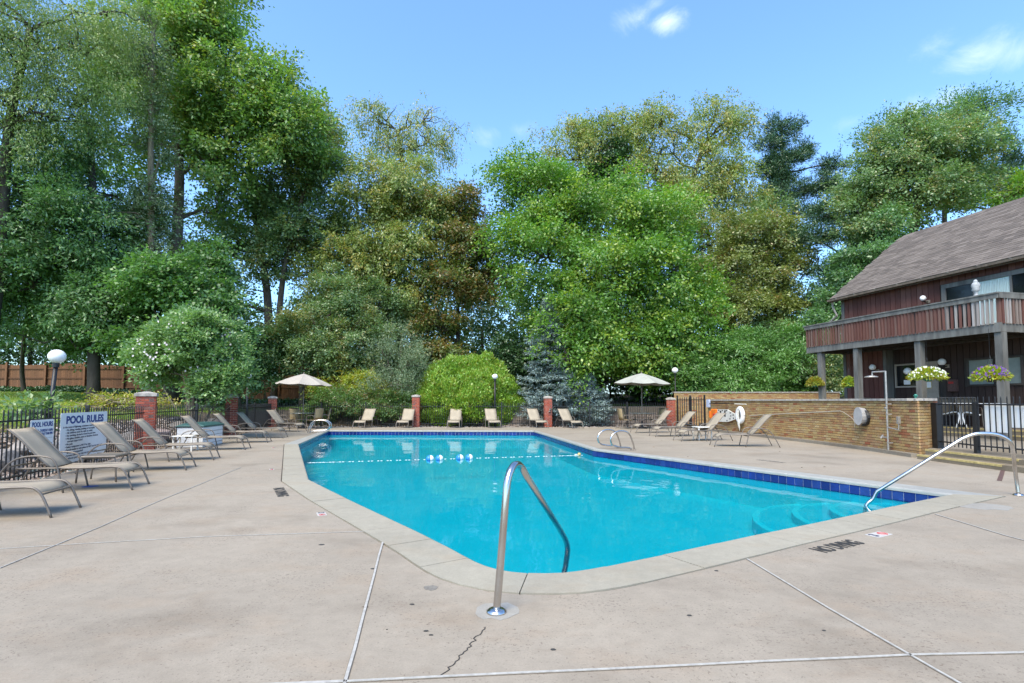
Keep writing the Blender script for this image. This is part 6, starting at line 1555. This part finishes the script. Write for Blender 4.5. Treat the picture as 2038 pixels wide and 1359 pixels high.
cp = smooth_pts([(f1.x, f1.y, 0), (f1.x - .03, f1.y, .35), tuple(a_), tuple(b_), tuple(c_), tuple(d_)], 5) + smooth_pts([tuple(e_), tuple(g_), tuple(h_), (h_.x - .08, h_.y, -.75)], 4)
handrail(cp, .0235, 'stainless handrail sloping down to the pool steps at the right', (f1.x, f1.y, 0))
def ladder(pa, pb, toward, label, ext=.72):
    t = thing('ladder_rails', label, 'pool ladder', (pa.x, pa.y, 0)); d = toward.normalized()
    for o_ in (Vector((0, 0, 0)), pb - pa):
        pr = [(0, 0), (.06, .22), (.16, .42), (.30, .50), (ext * .72, .50), (ext * .95, .40), (ext, .26), (ext * .9, .14), (ext * .6, .09), (.25, .08), (.12, .05), (.10, 0)]
        MB().tube([(o_.x + d.x * x, o_.y + d.y * x, z) for x, z in [(q.x, q.y) for q in smooth_pts([(x, z, 0) for x, z in pr], 4)]], .021, 10).build('grab_rail', 'chrome', t, True)
        for x in (0, .10): MB().lathe([(.04, .001), (.04, .012)], (o_.x + d.x * x, o_.y + d.y * x, 0), 12).build('escutcheon', 'chrome', t)
pa, pb = G(1263, 896), G(1236, 892); e = (pb - pa).normalized(); n_ = Vector((e.y, -e.x, 0)); n_ = n_ if n_.x < 0 else -n_; n_.z = 0
ladder(pa, pb, n_, 'pair of stainless grab rails at the right side of the pool')
pa, pb = G(612, 862), G(618, 860); pb = pa + Vector((-.10, .5, 0))
ladder(pa, pb, Vector((.98, .1, 0)), 'pair of stainless grab rails at the far left of the pool', .85)

ra, rb = G(612, 921, -.184), G(1160, 906, -.184); ll = thing('lane_line', 'rope line with blue and white floats across the pool', 'float line', tuple(ra)); Lr = (rb - ra).length; dr_ = (rb - ra) / Lr
MB().tube([(0, 0, .0)] + [tuple(dr_ * Lr * t + Vector((0, 0, -.012 * math.sin(math.pi * t)))) for t in (.25, .5, .75)] + [tuple(dr_ * Lr)], .004, 5).build('rope', 'white', ll)
jm = MB(); 
for k in range(int(Lr / .075)): 
    if k % 3 < 2:
        p = dr_ * (k * .075 + .04); jm.tube([tuple(p), tuple(p + dr_ * .045)], .008, 6)
o = jm.build('beads', 'white', ll)
for u in (857, 875.5, 916, 934.5):
    k = (u - 1019) / F; t = (k * ra.y - ra.x) / (dr_.x - k * dr_.y); c = dr_ * t + Vector((0, 0, .02)); ax = dr_
    e = link('float', None, ll, tuple(c), math.atan2(dr_.y, dr_.x) )
    for s_, mt in ((-1, 'blue_plastic'), (1, 'white')):
        mb = MB(); pts = [(s_ * .003 + s_ * .095 * math.sin(math.pi / 2 * q / 6), 0, 0) for q in range(7)]; mb.tube(pts, [max(.004, .088 * math.cos(math.pi / 2 * q / 6)) for q in range(7)], 14); mb.build('float_half', mt, e, True)
q = rb + Vector((-.1, 0, .0)); o = thing('yellow_float', 'small yellow float at the right end of the rope line', 'float', (q.x, q.y, -.16)); MB().ball((0, 0, 0), .05).build('float_body', 'gold_plastic' if 'gold_plastic' in M else 'yellow', o, True); MB().tube([(-.05, 0, 0), (-.12, .02, 0)], .01, 5).build('tie', 'white', o)
